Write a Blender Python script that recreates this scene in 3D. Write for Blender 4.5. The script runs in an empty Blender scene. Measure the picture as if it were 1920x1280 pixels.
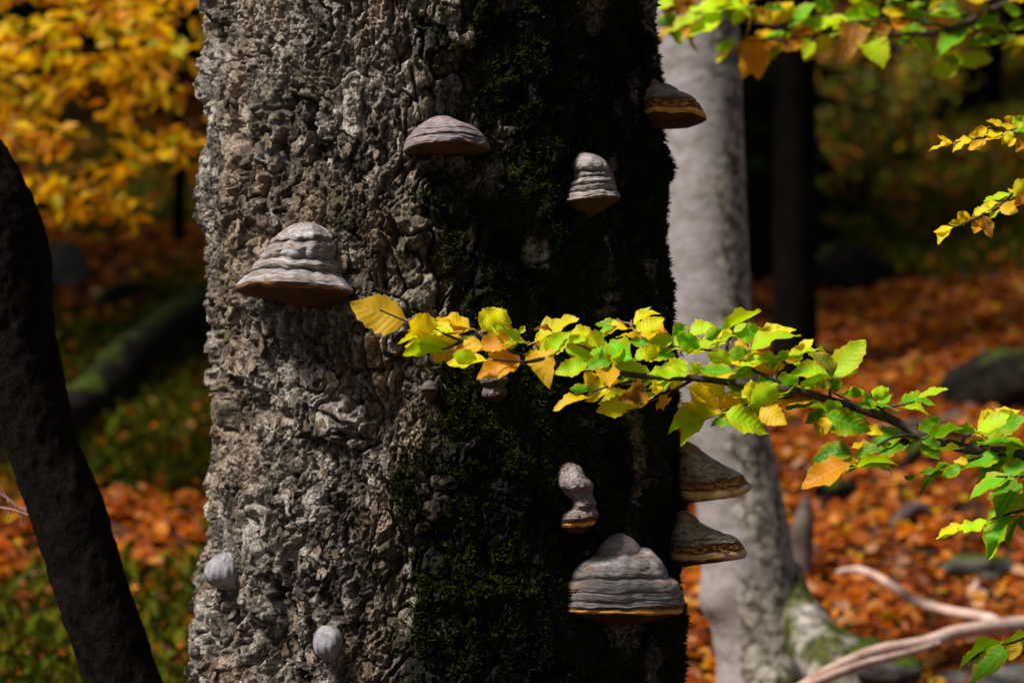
import bpy, math, random
import numpy as np
from mathutils import Vector, Matrix

random.seed(7)
rng = np.random.default_rng(7)
scene = bpy.context.scene

# ------------------------------------------------------------------ camera
CAMZ = 1.6
K = 36.0 / 85.0 / 1920.0            # tangent of one photograph pixel
cam_d = bpy.data.cameras.new('camera')
cam = bpy.data.objects.new('camera', cam_d)
scene.collection.objects.link(cam)
cam.location = (0, 0, CAMZ)
cam.rotation_euler = (math.pi / 2, 0, 0)
cam_d.lens = 85
cam_d.sensor_width = 36
cam_d.clip_start = 0.05
cam_d.clip_end = 500
cam_d.dof.use_dof = True
cam_d.dof.focus_distance = 4.12
cam_d.dof.aperture_fstop = 3.0
scene.camera = cam

# ------------------------------------------------------------------ sky and sun
SUN_EL, SUN_AZ = math.radians(52), math.radians(-60)    # azimuth: 0 = behind the camera, negative = from its left side
sun_dir = Vector((math.sin(SUN_AZ) * math.cos(SUN_EL), -math.cos(SUN_AZ) * math.cos(SUN_EL), math.sin(SUN_EL)))
world = bpy.data.worlds.new('World')
scene.world = world
world.use_nodes = True
wn = world.node_tree
wn.nodes.clear()
sky = wn.nodes.new('ShaderNodeTexSky')
sky.sky_type = 'NISHITA'
sky.sun_disc = False
sky.sun_elevation = SUN_EL
sky.sun_rotation = math.atan2(sun_dir.x, sun_dir.y)
bg = wn.nodes.new('ShaderNodeBackground')
bg.inputs['Strength'].default_value = 0.055
wo = wn.nodes.new('ShaderNodeOutputWorld')
wn.links.new(sky.outputs[0], bg.inputs[0])
wn.links.new(bg.outputs[0], wo.inputs[0])
sun_d = bpy.data.lights.new('sun', 'SUN')
sun_d.energy = 5.0
sun_d.angle = math.radians(11)
sun_d.color = (1.0, 0.95, 0.87)
sun = bpy.data.objects.new('sun', sun_d)
scene.collection.objects.link(sun)
sun.rotation_euler = sun_dir.to_track_quat('Z', 'Y').to_euler()
scene.view_settings.view_transform = 'Standard'
scene.view_settings.look = 'None'
scene.view_settings.exposure = 0.3
scene.view_settings.gamma = 1.0
scene.view_settings.use_curve_mapping = False
scene.cycles.max_bounces = 6
scene.cycles.use_denoising = True

# ------------------------------------------------------------------ helpers
COL = scene.collection

def P(px, py, D):
    return Vector(((px - 960) * K * D, D, CAMZ - (py - 640) * K * D))

def link(o, parent=None):
    COL.objects.link(o)
    if parent is not None:
        o.parent = parent
        o.matrix_parent_inverse = Matrix.Translation(-parent.location) if parent.parent is None else (parent.parent.matrix_parent_inverse.inverted() @ Matrix.Identity(4))
    return o

def tag(o, label, cat=None, group=None, kind=None):
    if label: o['label'] = label
    if cat: o['category'] = cat
    if group: o['group'] = group
    if kind: o['kind'] = kind
    return o

def empty(name, loc=(0, 0, 0)):
    o = bpy.data.objects.new(name, None)
    o.empty_display_size = 0.05
    o.location = loc
    COL.objects.link(o)
    return o

def child(o, parent, world_coords=True):
    """parts are written in world coordinates (thing empties only move, they do not turn)"""
    COL.objects.link(o)
    o.parent = parent
    off = Vector((0, 0, 0))
    p = parent
    while p is not None:
        off += p.location
        p = p.parent
    if world_coords:
        o.location = Vector(o.location) - off
    return o

def mesh_obj(name, verts, faces, mat, smooth=True):
    me = bpy.data.meshes.new(name)
    verts = np.asarray(verts, dtype=np.float32)
    if isinstance(faces, np.ndarray):
        n, c = faces.shape
        me.vertices.add(len(verts)); me.vertices.foreach_set('co', verts.ravel())
        me.loops.add(n * c); me.loops.foreach_set('vertex_index', faces.astype(np.int32).ravel())
        me.polygons.add(n); me.polygons.foreach_set('loop_start', np.arange(0, n * c, c, dtype=np.int32))
        me.polygons.foreach_set('loop_total', np.full(n, c, dtype=np.int32))
        me.update(calc_edges=True)
    else:
        me.from_pydata([tuple(v) for v in verts.tolist()], [], [tuple(f) for f in faces])
    if smooth:
        me.polygons.foreach_set('use_smooth', np.ones(len(me.polygons), dtype=bool))
    me.validate()
    me.update()
    if mat: me.materials.append(mat)
    return bpy.data.objects.new(name, me)

def add_color(me, name, arr):
    a = me.color_attributes.new(name, 'FLOAT_COLOR', 'POINT')
    arr = np.asarray(arr, dtype=np.float32)
    if arr.shape[1] == 3:
        arr = np.concatenate([arr, np.ones((len(arr), 1), np.float32)], 1)
    a.data.foreach_set('color', arr.ravel())

def add_uv(me, uv):
    l = me.uv_layers.new(name='UVMap')
    idx = np.empty(len(me.loops), np.int32)
    me.loops.foreach_get('vertex_index', idx)
    l.data.foreach_set('uv', np.asarray(uv, np.float32)[idx].ravel())

def grid_faces(nr, nc, wrap=False):
    r = np.arange(nr - 1)[:, None]
    c = np.arange(nc if wrap else nc - 1)[None, :]
    c2 = (c + 1) % nc
    a = r * nc + c; b = r * nc + c2; d = (r + 1) * nc + c; e = (r + 1) * nc + c2
    return np.stack([a, d, e, b], -1).reshape(-1, 4)

def _h(ix, iy, iz, seed):
    n = (ix.astype(np.int64) * 374761393 + iy.astype(np.int64) * 668265263 + iz.astype(np.int64) * 2147483647 + seed * 974634777) & 0xffffffff
    n = ((n ^ (n >> 13)) * 1274126177) & 0xffffffff
    n = ((n ^ (n >> 16)) * 2246822519) & 0xffffffff
    n = n ^ (n >> 15)
    return (n & 0xffffff) / float(0xffffff)

def vnoise(x, y, z=None, seed=0):
    x = np.asarray(x, float); y = np.asarray(y, float)
    z = np.zeros_like(x) if z is None else np.asarray(z, float)
    ix, iy, iz = np.floor(x), np.floor(y), np.floor(z)
    fx, fy, fz = x - ix, y - iy, z - iz
    s = lambda t: t * t * t * (t * (t * 6 - 15) + 10)
    ux, uy, uz = s(fx), s(fy), s(fz)
    o = 0
    for dz in ((0, 1) if np.any(fz) else (0,)):
        wz = (uz if dz else 1 - uz) if np.any(fz) else 1.0
        for dy in (0, 1):
            wy = uy if dy else 1 - uy
            for dx in (0, 1):
                wx = ux if dx else 1 - ux
                o = o + wx * wy * wz * _h(ix + dx, iy + dy, iz + dz, seed)
    return o

def fbm(x, y, z=None, oct=4, seed=0, gain=0.5):
    o = 0; a = 1.0; t = 0; f = 1.0
    for i in range(oct):
        o = o + a * vnoise(np.asarray(x) * f, np.asarray(y) * f, None if z is None else np.asarray(z) * f, seed + i * 17)
        t += a; a *= gain; f *= 2.03
    return o / t

def voronoi(x, y, seed=0, jit=0.95):
    ix, iy = np.floor(x), np.floor(y)
    f1 = np.full(x.shape, 9.0); f2 = np.full(x.shape, 9.0); cid = np.zeros(x.shape)
    cx = np.zeros(x.shape); cy = np.zeros(x.shape)
    z0 = np.zeros_like(ix)
    for dy in (-1, 0, 1):
        for dx in (-1, 0, 1):
            gx, gy = ix + dx, iy + dy
            qx = gx + 0.5 + jit * (_h(gx, gy, z0, seed) - 0.5)
            qy = gy + 0.5 + jit * (_h(gx, gy, z0, seed + 5) - 0.5)
            d = np.hypot(qx - x, qy - y)
            i = _h(gx, gy, z0, seed + 9)
            nearer = d < f1
            f2 = np.where(nearer, f1, np.minimum(f2, d))
            cid = np.where(nearer, i, cid); cx = np.where(nearer, x - qx, cx); cy = np.where(nearer, y - qy, cy)
            f1 = np.where(nearer, d, f1)
    return f1, f2, cid, cx, cy

def sstep(a, b, x):
    t = np.clip((x - a) / (b - a), 0, 1)
    return t * t * (3 - 2 * t)

def tube(pts, rads, nseg=8, bump=0.0, seed=0, sub=4, cap=True):
    """a tapered tube through the points: verts, quad faces, uv"""
    pts = [Vector(p) for p in pts]
    n = len(pts)
    cp, cr = [], []
    for i in range(n - 1):
        p0 = pts[max(i - 1, 0)]; p1 = pts[i]; p2 = pts[i + 1]; p3 = pts[min(i + 2, n - 1)]
        for k in range(sub):
            t = k / sub
            cp.append(0.5 * ((2 * p1) + (p2 - p0) * t + (2 * p0 - 5 * p1 + 4 * p2 - p3) * t * t + (3 * p1 - p0 - 3 * p2 + p3) * t ** 3))
            cr.append(rads[i] * (1 - t) + rads[i + 1] * t)
    cp.append(pts[-1]); cr.append(rads[-1])
    V = []; UV = []
    up = Vector((0.13, 0.21, 0.97)); L = 0
    for i, (p, r) in enumerate(zip(cp, cr)):
        d = (cp[min(i + 1, len(cp) - 1)] - cp[max(i - 1, 0)]).normalized()
        s = d.cross(up)
        if s.length < 1e-4: s = d.cross(Vector((1, 0, 0)))
        s.normalize(); u = s.cross(d).normalized(); up = u
        if i: L += (p - cp[i - 1]).length
        for k in range(nseg):
            a = 2 * math.pi * k / nseg
            rr = r
            if bump: rr = r * (1 + bump * (2 * float(fbm(np.array(math.cos(a) * 1.6 + seed), np.array(math.sin(a) * 1.6), np.array(L / max(r, 1e-4) * 0.35 + 0.1), oct=3, seed=seed)) - 1))
            V.append(p + s * math.cos(a) * rr + u * math.sin(a) * rr)
            UV.append((k / nseg, L))
    F = grid_faces(len(cp), nseg, True).tolist()
    if cap:
        F = [tuple(f) for f in F]
        F.append(tuple(range(nseg - 1, -1, -1)))
        F.append(tuple(range((len(cp) - 1) * nseg, len(cp) * nseg)))
    return V, F

# ------------------------------------------------------------------ materials
class NT:
    def __init__(self, name):
        self.m = bpy.data.materials.new(name); self.m.use_nodes = True
        self.t = self.m.node_tree; self.t.nodes.clear()
        self.out = self.t.nodes.new('ShaderNodeOutputMaterial')
    def n(self, typ, **kw):
        o = self.t.nodes.new('ShaderNode' + typ)
        for k, v in kw.items():
            if k in o.inputs: o.inputs[k].default_value = v
            else: setattr(o, k, v)
        return o
    def l(self, a, b): self.t.links.new(a, b)
    def noise(self, vec, scale, detail=4, rough=0.6, dist=0.0):
        o = self.n('TexNoise', Scale=scale, Detail=detail, Roughness=rough, Distortion=dist)
        if vec is not None: self.l(vec, o.inputs['Vector'])
        return o.outputs[0]
    def ramp(self, fac, stops, interp='LINEAR'):
        o = self.n('ValToRGB'); e = o.color_ramp.elements; o.color_ramp.interpolation = interp
        while len(e) < len(stops): e.new(0.5)
        for x, (p, c) in zip(e, stops):
            x.position = p; x.color = (*c, 1) if len(c) == 3 else c
        self.l(fac, o.inputs[0]); return o.outputs[0]
    def mix(self, fac, a, b, mode='MIX'):
        o = self.n('MixRGB', blend_type=mode)
        for i, v in ((0, fac), (1, a), (2, b)):
            if isinstance(v, (int, float)): o.inputs[i].default_value = v
            elif isinstance(v, tuple): o.inputs[i].default_value = (*v, 1)
            else: self.l(v, o.inputs[i])
        return o.outputs[0]
    def math(self, op, a, b=0.0, c=None):
        o = self.n('Math', operation=op)
        for i, v in enumerate((a, b) if c is None else (a, b, c)):
            if isinstance(v, (int, float)): o.inputs[i].default_value = v
            else: self.l(v, o.inputs[i])
        return o.outputs[0]
    def mapping(self, vec, scale):
        o = self.n('Mapping'); o.inputs['Scale'].default_value = scale; self.l(vec, o.inputs['Vector']); return o.outputs[0]
    def bump(self, h, strength=0.5, dist=0.01, prev=None):
        o = self.n('Bump', Strength=strength, Distance=dist); self.l(h, o.inputs['Height'])
        if prev is not None: self.l(prev, o.inputs['Normal'])
        return o.outputs[0]
    def pbsdf(self, col, rough=0.8, spec=0.25, normal=None):
        o = self.n('BsdfPrincipled')
        if isinstance(col, tuple): o.inputs['Base Color'].default_value = (*col, 1)
        else: self.l(col, o.inputs['Base Color'])
        if isinstance(rough, (int, float)): o.inputs['Roughness'].default_value = rough
        else: self.l(rough, o.inputs['Roughness'])
        o.inputs['Specular IOR Level'].default_value = spec
        if normal is not None: self.l(normal, o.inputs['Normal'])
        return o.outputs[0]
    def done(self, sh): self.l(sh, self.out.inputs['Surface']); return self.m

def mat_bark():
    t = NT('rough_bark')
    co = t.n('NewGeometry').outputs['Position']
    at = t.n('Attribute', attribute_name='bark')
    sep = t.n('SeparateColor'); t.l(at.outputs['Color'], sep.inputs[0])
    tone, warm, moss = sep.outputs[0], sep.outputs[1], sep.outputs[2]
    st = t.mapping(co, (1, 1, 0.45))
    n1 = t.noise(st, 75, 8, 0.78)
    n2 = t.noise(co, 330, 5, 0.8)
    n3 = t.noise(co, 14, 3, 0.5)
    f = t.math('ADD', t.math('MULTIPLY', tone, 0.40), t.math('MULTIPLY', n1, 0.60))
    col = t.ramp(f, [(0.36, (0.016, 0.012, 0.009)), (0.43, (0.075, 0.059, 0.046)), (0.51, (0.25, 0.208, 0.172)), (0.60, (0.72, 0.64, 0.565))])
    warmcol = t.ramp(f, [(0.35, (0.028, 0.016, 0.010)), (0.45, (0.17, 0.108, 0.068)), (0.59, (0.62, 0.46, 0.34))])
    col = t.mix(warm, col, warmcol)
    sp = t.ramp(n2, [(0.38, (0.16, 0.145, 0.13)), (0.52, (1, 1, 1)), (0.66, (1.6, 1.58, 1.55))])
    col = t.mix(0.9, col, sp, 'MULTIPLY')
    # greenish algae and pale lichen
    alg = t.ramp(t.noise(co, 9, 5, 0.65), [(0.52, (0, 0, 0)), (0.68, (0.55, 0.55, 0.55))])
    col = t.mix(alg, col, t.mix(n1, (0.055, 0.058, 0.022), (0.21, 0.19, 0.10)))
    lich = t.ramp(t.noise(co, 26, 5, 0.7), [(0.66, (0, 0, 0)), (0.72, (0.5, 0.5, 0.5))])
    col = t.mix(lich, col, (0.50, 0.47, 0.42))
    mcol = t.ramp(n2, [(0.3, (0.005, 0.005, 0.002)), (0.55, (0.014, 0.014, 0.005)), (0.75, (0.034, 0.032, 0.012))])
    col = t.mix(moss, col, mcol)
    b = t.bump(n1, 0.8, 0.008)
    b = t.bump(n2, 0.9, 0.004, b)
    return t.done(t.pbsdf(col, 0.82, 0.22, b))

def mat_moss():
    t = NT('moss')
    at = t.n('Attribute', attribute_name='tint')
    d = t.n('BsdfDiffuse'); t.l(at.outputs['Color'], d.inputs['Color'])
    tr = t.n('BsdfTranslucent'); t.l(at.outputs['Color'], tr.inputs['Color'])
    m = t.n('MixShader'); m.inputs[0].default_value = 0.25
    t.l(d.outputs[0], m.inputs[1]); t.l(tr.outputs[0], m.inputs[2])
    return t.done(m.outputs[0])

def mat_leaf(name, attr=None):
    t = NT(name)
    if attr:
        base = t.n('Attribute', attribute_name=attr).outputs['Color']
    else:
        base = t.n('ObjectInfo').outputs['Color']
    if not attr:
        rnd = t.n('ObjectInfo').outputs['Random']
        uv = t.n('UVMap').outputs[0]
        sx = t.n('SeparateXYZ'); t.l(uv, sx.inputs[0])
        s, q = sx.outputs[0], t.math('ABSOLUTE', sx.outputs[1])
        co = t.n('TexCoord').outputs['Object']
        cr = t.n('VectorMath', operation='ADD'); t.l(co, cr.inputs[0])
        rv = t.n('CombineXYZ')
        t.l(t.math('MULTIPLY', rnd, 40.0), rv.inputs[0]); t.l(t.math('MULTIPLY', rnd, 17.0), rv.inputs[1]); t.l(rv.outputs[0], cr.inputs[1])
        nz = t.noise(cr.outputs[0], 5, 4, 0.6)
        # blotches of another age: margin turning yellow, then rusty
        e = t.math('ADD', t.math('MULTIPLY', q, 0.55), t.math('MULTIPLY', nz, 0.75))
        yel = t.mix(0.65, base, (0.62, 0.40, 0.010))
        col = t.mix(t.ramp(e, [(0.60, (0, 0, 0)), (0.85, (0.8, 0.8, 0.8))]), base, yel)
        spk = t.ramp(t.noise(cr.outputs[0], 22, 3, 0.7), [(0.66, (0, 0, 0)), (0.74, (0.75, 0.75, 0.75))])
        col = t.mix(spk, col, (0.16, 0.065, 0.015))
        # side veins
        v = t.math('SINE', t.math('MULTIPLY', t.math('SUBTRACT', s, t.math('MULTIPLY', q, 0.16)), 2 * math.pi * 8.0))
        mid = t.math('LESS_THAN', q, 0.035)
        col = t.mix(t.math('MULTIPLY', mid, 0.35), col, (0.75, 0.62, 0.20))
        col = t.mix(t.math('MULTIPLY', t.math('GREATER_THAN', v, 0.95), 0.12), col, (0.70, 0.60, 0.10))
        b = t.bump(v, 0.10, 0.02)
    else:
        col = base; b = None
    pb = t.n('BsdfPrincipled'); t.l(col, pb.inputs['Base Color']); pb.inputs['Roughness'].default_value = 0.5
    pb.inputs['Specular IOR Level'].default_value = 0.22
    if b is not None: t.l(b, pb.inputs['Normal'])
    tr = t.n('BsdfTranslucent'); t.l(t.mix(1.0, col, (1.35, 1.25, 0.5), 'MULTIPLY'), tr.inputs['Color'])
    m = t.n('MixShader'); m.inputs[0].default_value = 0.42
    t.l(pb.outputs[0], m.inputs[1]); t.l(tr.outputs[0], m.inputs[2])
    return t.done(m.outputs[0])

def mat_cap(name, lo, mid, hi, band, crack=0.5):
    """upper skin of a bracket: zoned bands along the growth direction (uv.y), fine cracks"""
    t = NT(name)
    uv = t.n('UVMap').outputs[0]
    co = t.n('TexCoord').outputs['Object']
    warp = t.noise(co, 18, 3, 0.6)
    sx = t.n('SeparateXYZ'); t.l(uv, sx.inputs[0])
    vv = t.math('ADD', sx.outputs[1], t.math('MULTIPLY', warp, 0.22))
    cb = t.n('CombineXYZ'); t.l(t.math('MULTIPLY', sx.outputs[0], 2.5), cb.inputs[0]); t.l(t.math('MULTIPLY', vv, 9.0), cb.inputs[1])
    bands = t.noise(cb.outputs[0], 1.6, 3, 0.6)
    cb2 = t.n('CombineXYZ'); t.l(t.math('MULTIPLY', sx.outputs[0], 7.0), cb2.inputs[0]); t.l(t.math('MULTIPLY', vv, 36.0), cb2.inputs[1])
    fine = t.noise(cb2.outputs[0], 1.2, 4, 0.7)
    n2 = t.noise(co, 260, 5, 0.75)
    f = t.math('ADD', t.math('MULTIPLY', bands, 0.55), t.math('MULTIPLY', t.noise(co, 45, 5, 0.7), 0.45))
    col = t.ramp(f, [(0.37, lo), (0.5, mid), (0.62, hi)])
    col = t.mix(t.ramp(t.noise(cb.outputs[0], 2.6, 3, 0.6), [(0.50, (0, 0, 0)), (0.58, (0.8, 0.8, 0.8))]), col, band)
    crk = t.ramp(fine, [(0.36, (0.16, 0.14, 0.13)), (0.46, (1, 1, 1))])
    col = t.mix(crack, col, crk, 'MULTIPLY')
    spk = t.ramp(n2, [(0.34, (0.45, 0.42, 0.40)), (0.48, (1, 1, 1))])
    col = t.mix(0.7, col, spk, 'MULTIPLY')
    b = t.bump(fine, 0.9, 0.005)
    b = t.bump(n2, 0.45, 0.0016, b)
    return t.done(t.pbsdf(col, 0.75, 0.25, b))

def mat_simple(name, lo, hi, scale=40, rough=0.8, bump=0.4, dist=0.004, spec=0.2, stretch=(1, 1, 1), p=(0.35, 0.65)):
    t = NT(name)
    co = t.mapping(t.n('TexCoord').outputs['Object'], stretch)
    n1 = t.noise(co, scale, 6, 0.68)
    col = t.ramp(n1, [(p[0], lo), (p[1], hi)])
    return t.done(t.pbsdf(col, rough, spec, t.bump(n1, bump, dist)))

def mat_pale_bark():
    t = NT('smooth_pale_bark')
    co = t.n('TexCoord').outputs['Object']
    at = t.n('Attribute', attribute_name='tint'); sep = t.n('SeparateColor'); t.l(at.outputs['Color'], sep.inputs[0])
    lich, moss = sep.outputs[0], sep.outputs[1]
    hz = t.mapping(co, (1, 1, 3.2))
    n1 = t.noise(hz, 9, 5, 0.6); n2 = t.noise(co, 34, 6, 0.7)
    col = t.ramp(n1, [(0.3, (0.20, 0.168, 0.160)), (0.5, (0.31, 0.270, 0.268)), (0.72, (0.40, 0.355, 0.36))])
    col = t.mix(t.ramp(n2, [(0.40, (0.55, 0.55, 0.55)), (0.52, (0, 0, 0))]), col, (0.20, 0.17, 0.13))
    pat = t.mix(t.ramp(n2, [(0.42, (0, 0, 0)), (0.6, (1, 1, 1))]), (0.065, 0.052, 0.030), (0.52, 0.48, 0.40))
    col = t.mix(lich, col, pat)
    col = t.mix(moss, col, t.ramp(n2, [(0.38, (0.008, 0.012, 0.002)), (0.60, (0.085, 0.092, 0.008))]))
    return t.done(t.pbsdf(col, 0.7, 0.25, t.bump(n2, 0.5, 0.012)))

M = {}
M['bark'] = mat_bark()
M['moss'] = mat_moss()
M['leaf'] = mat_leaf('autumn_leaf')
M['leaf_mass'] = mat_leaf('autumn_leaf_mass', 'tint')
M['cap_grey'] = mat_cap('grey_fungus_skin', (0.17, 0.145, 0.140), (0.36, 0.325, 0.325), (0.60, 0.55, 0.555), (0.26, 0.165, 0.11), 0.38)
M['cap_lilac'] = mat_cap('lilac_grey_fungus_skin', (0.16, 0.125, 0.130), (0.30, 0.25, 0.262), (0.46, 0.395, 0.41), (0.25, 0.155, 0.125), 0.4)
M['cap_rough'] = mat_cap('cracked_fungus_skin', (0.16, 0.118, 0.075), (0.40, 0.32, 0.225), (0.66, 0.56, 0.42), (0.40, 0.26, 0.15), 0.9)
M['cap_smooth'] = mat_simple('smooth_fungus_skin', (0.15, 0.14, 0.15), (0.32, 0.30, 0.32), 60, 0.75, 0.5, 0.003, p=(0.38, 0.6))
M['cap_dark'] = mat_cap('dark_fungus_skin', (0.07, 0.06, 0.06), (0.15, 0.13, 0.135), (0.26, 0.23, 0.24), (0.13, 0.095, 0.07), 0.5)
M['knob_brown'] = mat_simple('brown_knob_skin', (0.16, 0.085, 0.045), (0.38, 0.22, 0.125), 40)
M['crust'] = mat_simple('rusty_crust', (0.10, 0.028, 0.006), (0.62, 0.26, 0.075), 85, 0.7, 0.9, 0.006, stretch=(1, 1, 2.5), p=(0.40, 0.60))
M['rim_cream'] = mat_simple('cream_rim', (0.50, 0.26, 0.09), (0.74, 0.52, 0.28), 30, 0.6, 0.2)
M['rim_orange'] = mat_simple('orange_rim', (0.62, 0.24, 0.04), (0.86, 0.46, 0.13), 30, 0.6, 0.2)
M['rim_dark'] = mat_simple('dark_rim', (0.10, 0.05, 0.022), (0.26, 0.14, 0.07), 40, 0.7, 0.3)
M['pores'] = mat_simple('pore_surface', (0.06, 0.029, 0.014), (0.105, 0.054, 0.027), 30, 0.85, 0.2, 0.002)
M['twig'] = mat_simple('dark_twig', (0.022, 0.014, 0.011), (0.085, 0.058, 0.045), 60, 0.6, 0.3)
M['twig_pale'] = mat_simple('pink_bud_twig', (0.20, 0.10, 0.075), (0.42, 0.26, 0.21), 80, 0.6, 0.2)
M['dark_bark'] = mat_simple('shaded_dark_bark', (0.002, 0.0015, 0.0011), (0.013, 0.009, 0.006), 45, 0.85, 1.0, 0.014, 0.06, stretch=(1, 1, 0.6))  # shade on the leaning trunk is put into this near-black base colour
M['far_bark'] = mat_simple('far_dark_bark', (0.002, 0.0015, 0.001), (0.008, 0.006, 0.004), 12, 0.9, 0.6, 0.02, 0.04, stretch=(1, 1, 0.4))
M['pale_bark'] = mat_pale_bark()
M['dead_wood'] = mat_simple('barkless_wood', (0.38, 0.22, 0.165), (0.72, 0.52, 0.44), 10, 0.7, 0.4, 0.01)
M['grey_wood'] = mat_simple('weathered_wood', (0.04, 0.027, 0.023), (0.16, 0.115, 0.10), 14, 0.8, 0.6, 0.012)
M['soil'] = mat_simple('leaf_mould', (0.014, 0.007, 0.003), (0.085, 0.034, 0.012), 9, 0.95, 0.7, 0.03)
M['stone'] = mat_simple('stone', (0.035, 0.032, 0.030), (0.13, 0.12, 0.112), 12, 0.85, 0.7, 0.02)

# ------------------------------------------------------------------ ground: a hillside rising behind the trees
GX = [-30, 0, 2.5, 4.6, 6.6, 8.5, 10, 14, 20, 30, 45, 70, 120]
GZ = [-1.9, -1.62, -1.48, -1.28, -0.95, -0.56, -0.26, 0.60, 2.15, 5.4, 11.0, 22.0, 44.0]

def gz(x, y):
    x = np.asarray(x, float); y = np.asarray(y, float)
    b = np.interp(y, GX, GZ)
    amp = np.clip((y + 2) / 14, 0.1, 1.0)
    b = b + amp * (0.55 * (fbm(x * 0.22 + 3, y * 0.22, oct=3, seed=3) - 0.5) + 0.16 * (fbm(x * 0.9, y * 0.9, oct=3, seed=8) - 0.5))
    # the bank climbs towards the right, where the litter slope is seen
    b = b + 0.10 * np.clip(x - 0.6, 0, 8) * np.clip((y - 5) / 8, 0, 1)
    return CAMZ + b

def gpt(x, y, dz=0.0):
    return Vector((x, y, float(gz(x, y)) + dz))

def ghit(px, py, d0=4.8, d1=60):
    """where the sight line through a photograph pixel meets the ground"""
    D = np.linspace(d0, d1, 4000)
    x = (px - 960) * K * D; z = CAMZ - (py - 640) * K * D
    g = gz(x, D)
    i = np.argmax(g >= z)
    if g[i] < z[i]: i = len(D) - 1
    return Vector((x[i], D[i], g[i]))

ys = np.concatenate([np.linspace(-30, 3, 20), np.linspace(3.2, 16, 150), np.linspace(16.4, 40, 80), np.linspace(42, 120, 30)])
xs = np.concatenate([np.linspace(-70, -7, 24), np.linspace(-6.6, 6.6, 130), np.linspace(7, 70, 24)])
XX, YY = np.meshgrid(xs, ys)
ground = mesh_obj('ground', np.stack([XX, YY, gz(XX, YY)], -1).reshape(-1, 3), grid_faces(len(ys), len(xs))[:, ::-1], M['soil'])
COL.objects.link(ground)
tag(ground, 'brown forest floor of a rising leaf covered hillside', None, None, 'structure')

# ------------------------------------------------------------------ the great fungus-bearing trunk
AXD = 4.6
EY = [-2400, -400, -100, 0, 250, 500, 700, 780, 850, 950, 1050, 1110, 1200, 1280, 1400, 1700, 2000]
EL = [470, 395, 381, 380, 379, 382, 392, 392, 383, 380, 380, 374, 372, 362, 345, 290, 180]
ER = [1150, 1225, 1232, 1236, 1244, 1258, 1266, 1269, 1271, 1274, 1276, 1277, 1279, 1283, 1292, 1340, 1440]

def trunk_geo(z):
    py = 640 - (z - CAMZ) / (K * AXD)
    l = np.interp(py, EY, EL); r = np.interp(py, EY, ER)
    c = ((l + r) / 2 - 960) * K * AXD
    rad = AXD * np.sin(np.arctan(K * (r - l) / 2))
    return c, rad - 0.004

def trunk_depth(px, py):
    """depth of the mean trunk surface met by the sight line through a pixel"""
    z = CAMZ - (py - 640) * K * 4.25
    c, r = trunk_geo(z)
    s = (px - 960) * K
    b = s * c + AXD; a = 1 + s * s; q = c * c + AXD * AXD - r * r
    disc = b * b - a * q
    return float((b - math.sqrt(disc)) / a) if disc > 0 else AXD - 0.03

def moss_mask(phi, z):
    c, r = trunk_geo(z)
    x = c + r * np.sin(phi); y = AXD - r * np.cos(phi)
    px = 960 + x / (K * y); py = 640 - (z - CAMZ) / (K * y)
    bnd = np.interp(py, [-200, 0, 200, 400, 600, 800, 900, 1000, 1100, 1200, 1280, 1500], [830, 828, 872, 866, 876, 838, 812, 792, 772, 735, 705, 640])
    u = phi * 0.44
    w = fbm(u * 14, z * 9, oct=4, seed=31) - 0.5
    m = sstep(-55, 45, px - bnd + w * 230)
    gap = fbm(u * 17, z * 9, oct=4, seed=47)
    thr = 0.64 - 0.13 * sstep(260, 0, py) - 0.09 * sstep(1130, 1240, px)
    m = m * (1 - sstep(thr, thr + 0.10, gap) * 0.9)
    # a few tufts out on the bare bark
    return m, px, py, u

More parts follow.
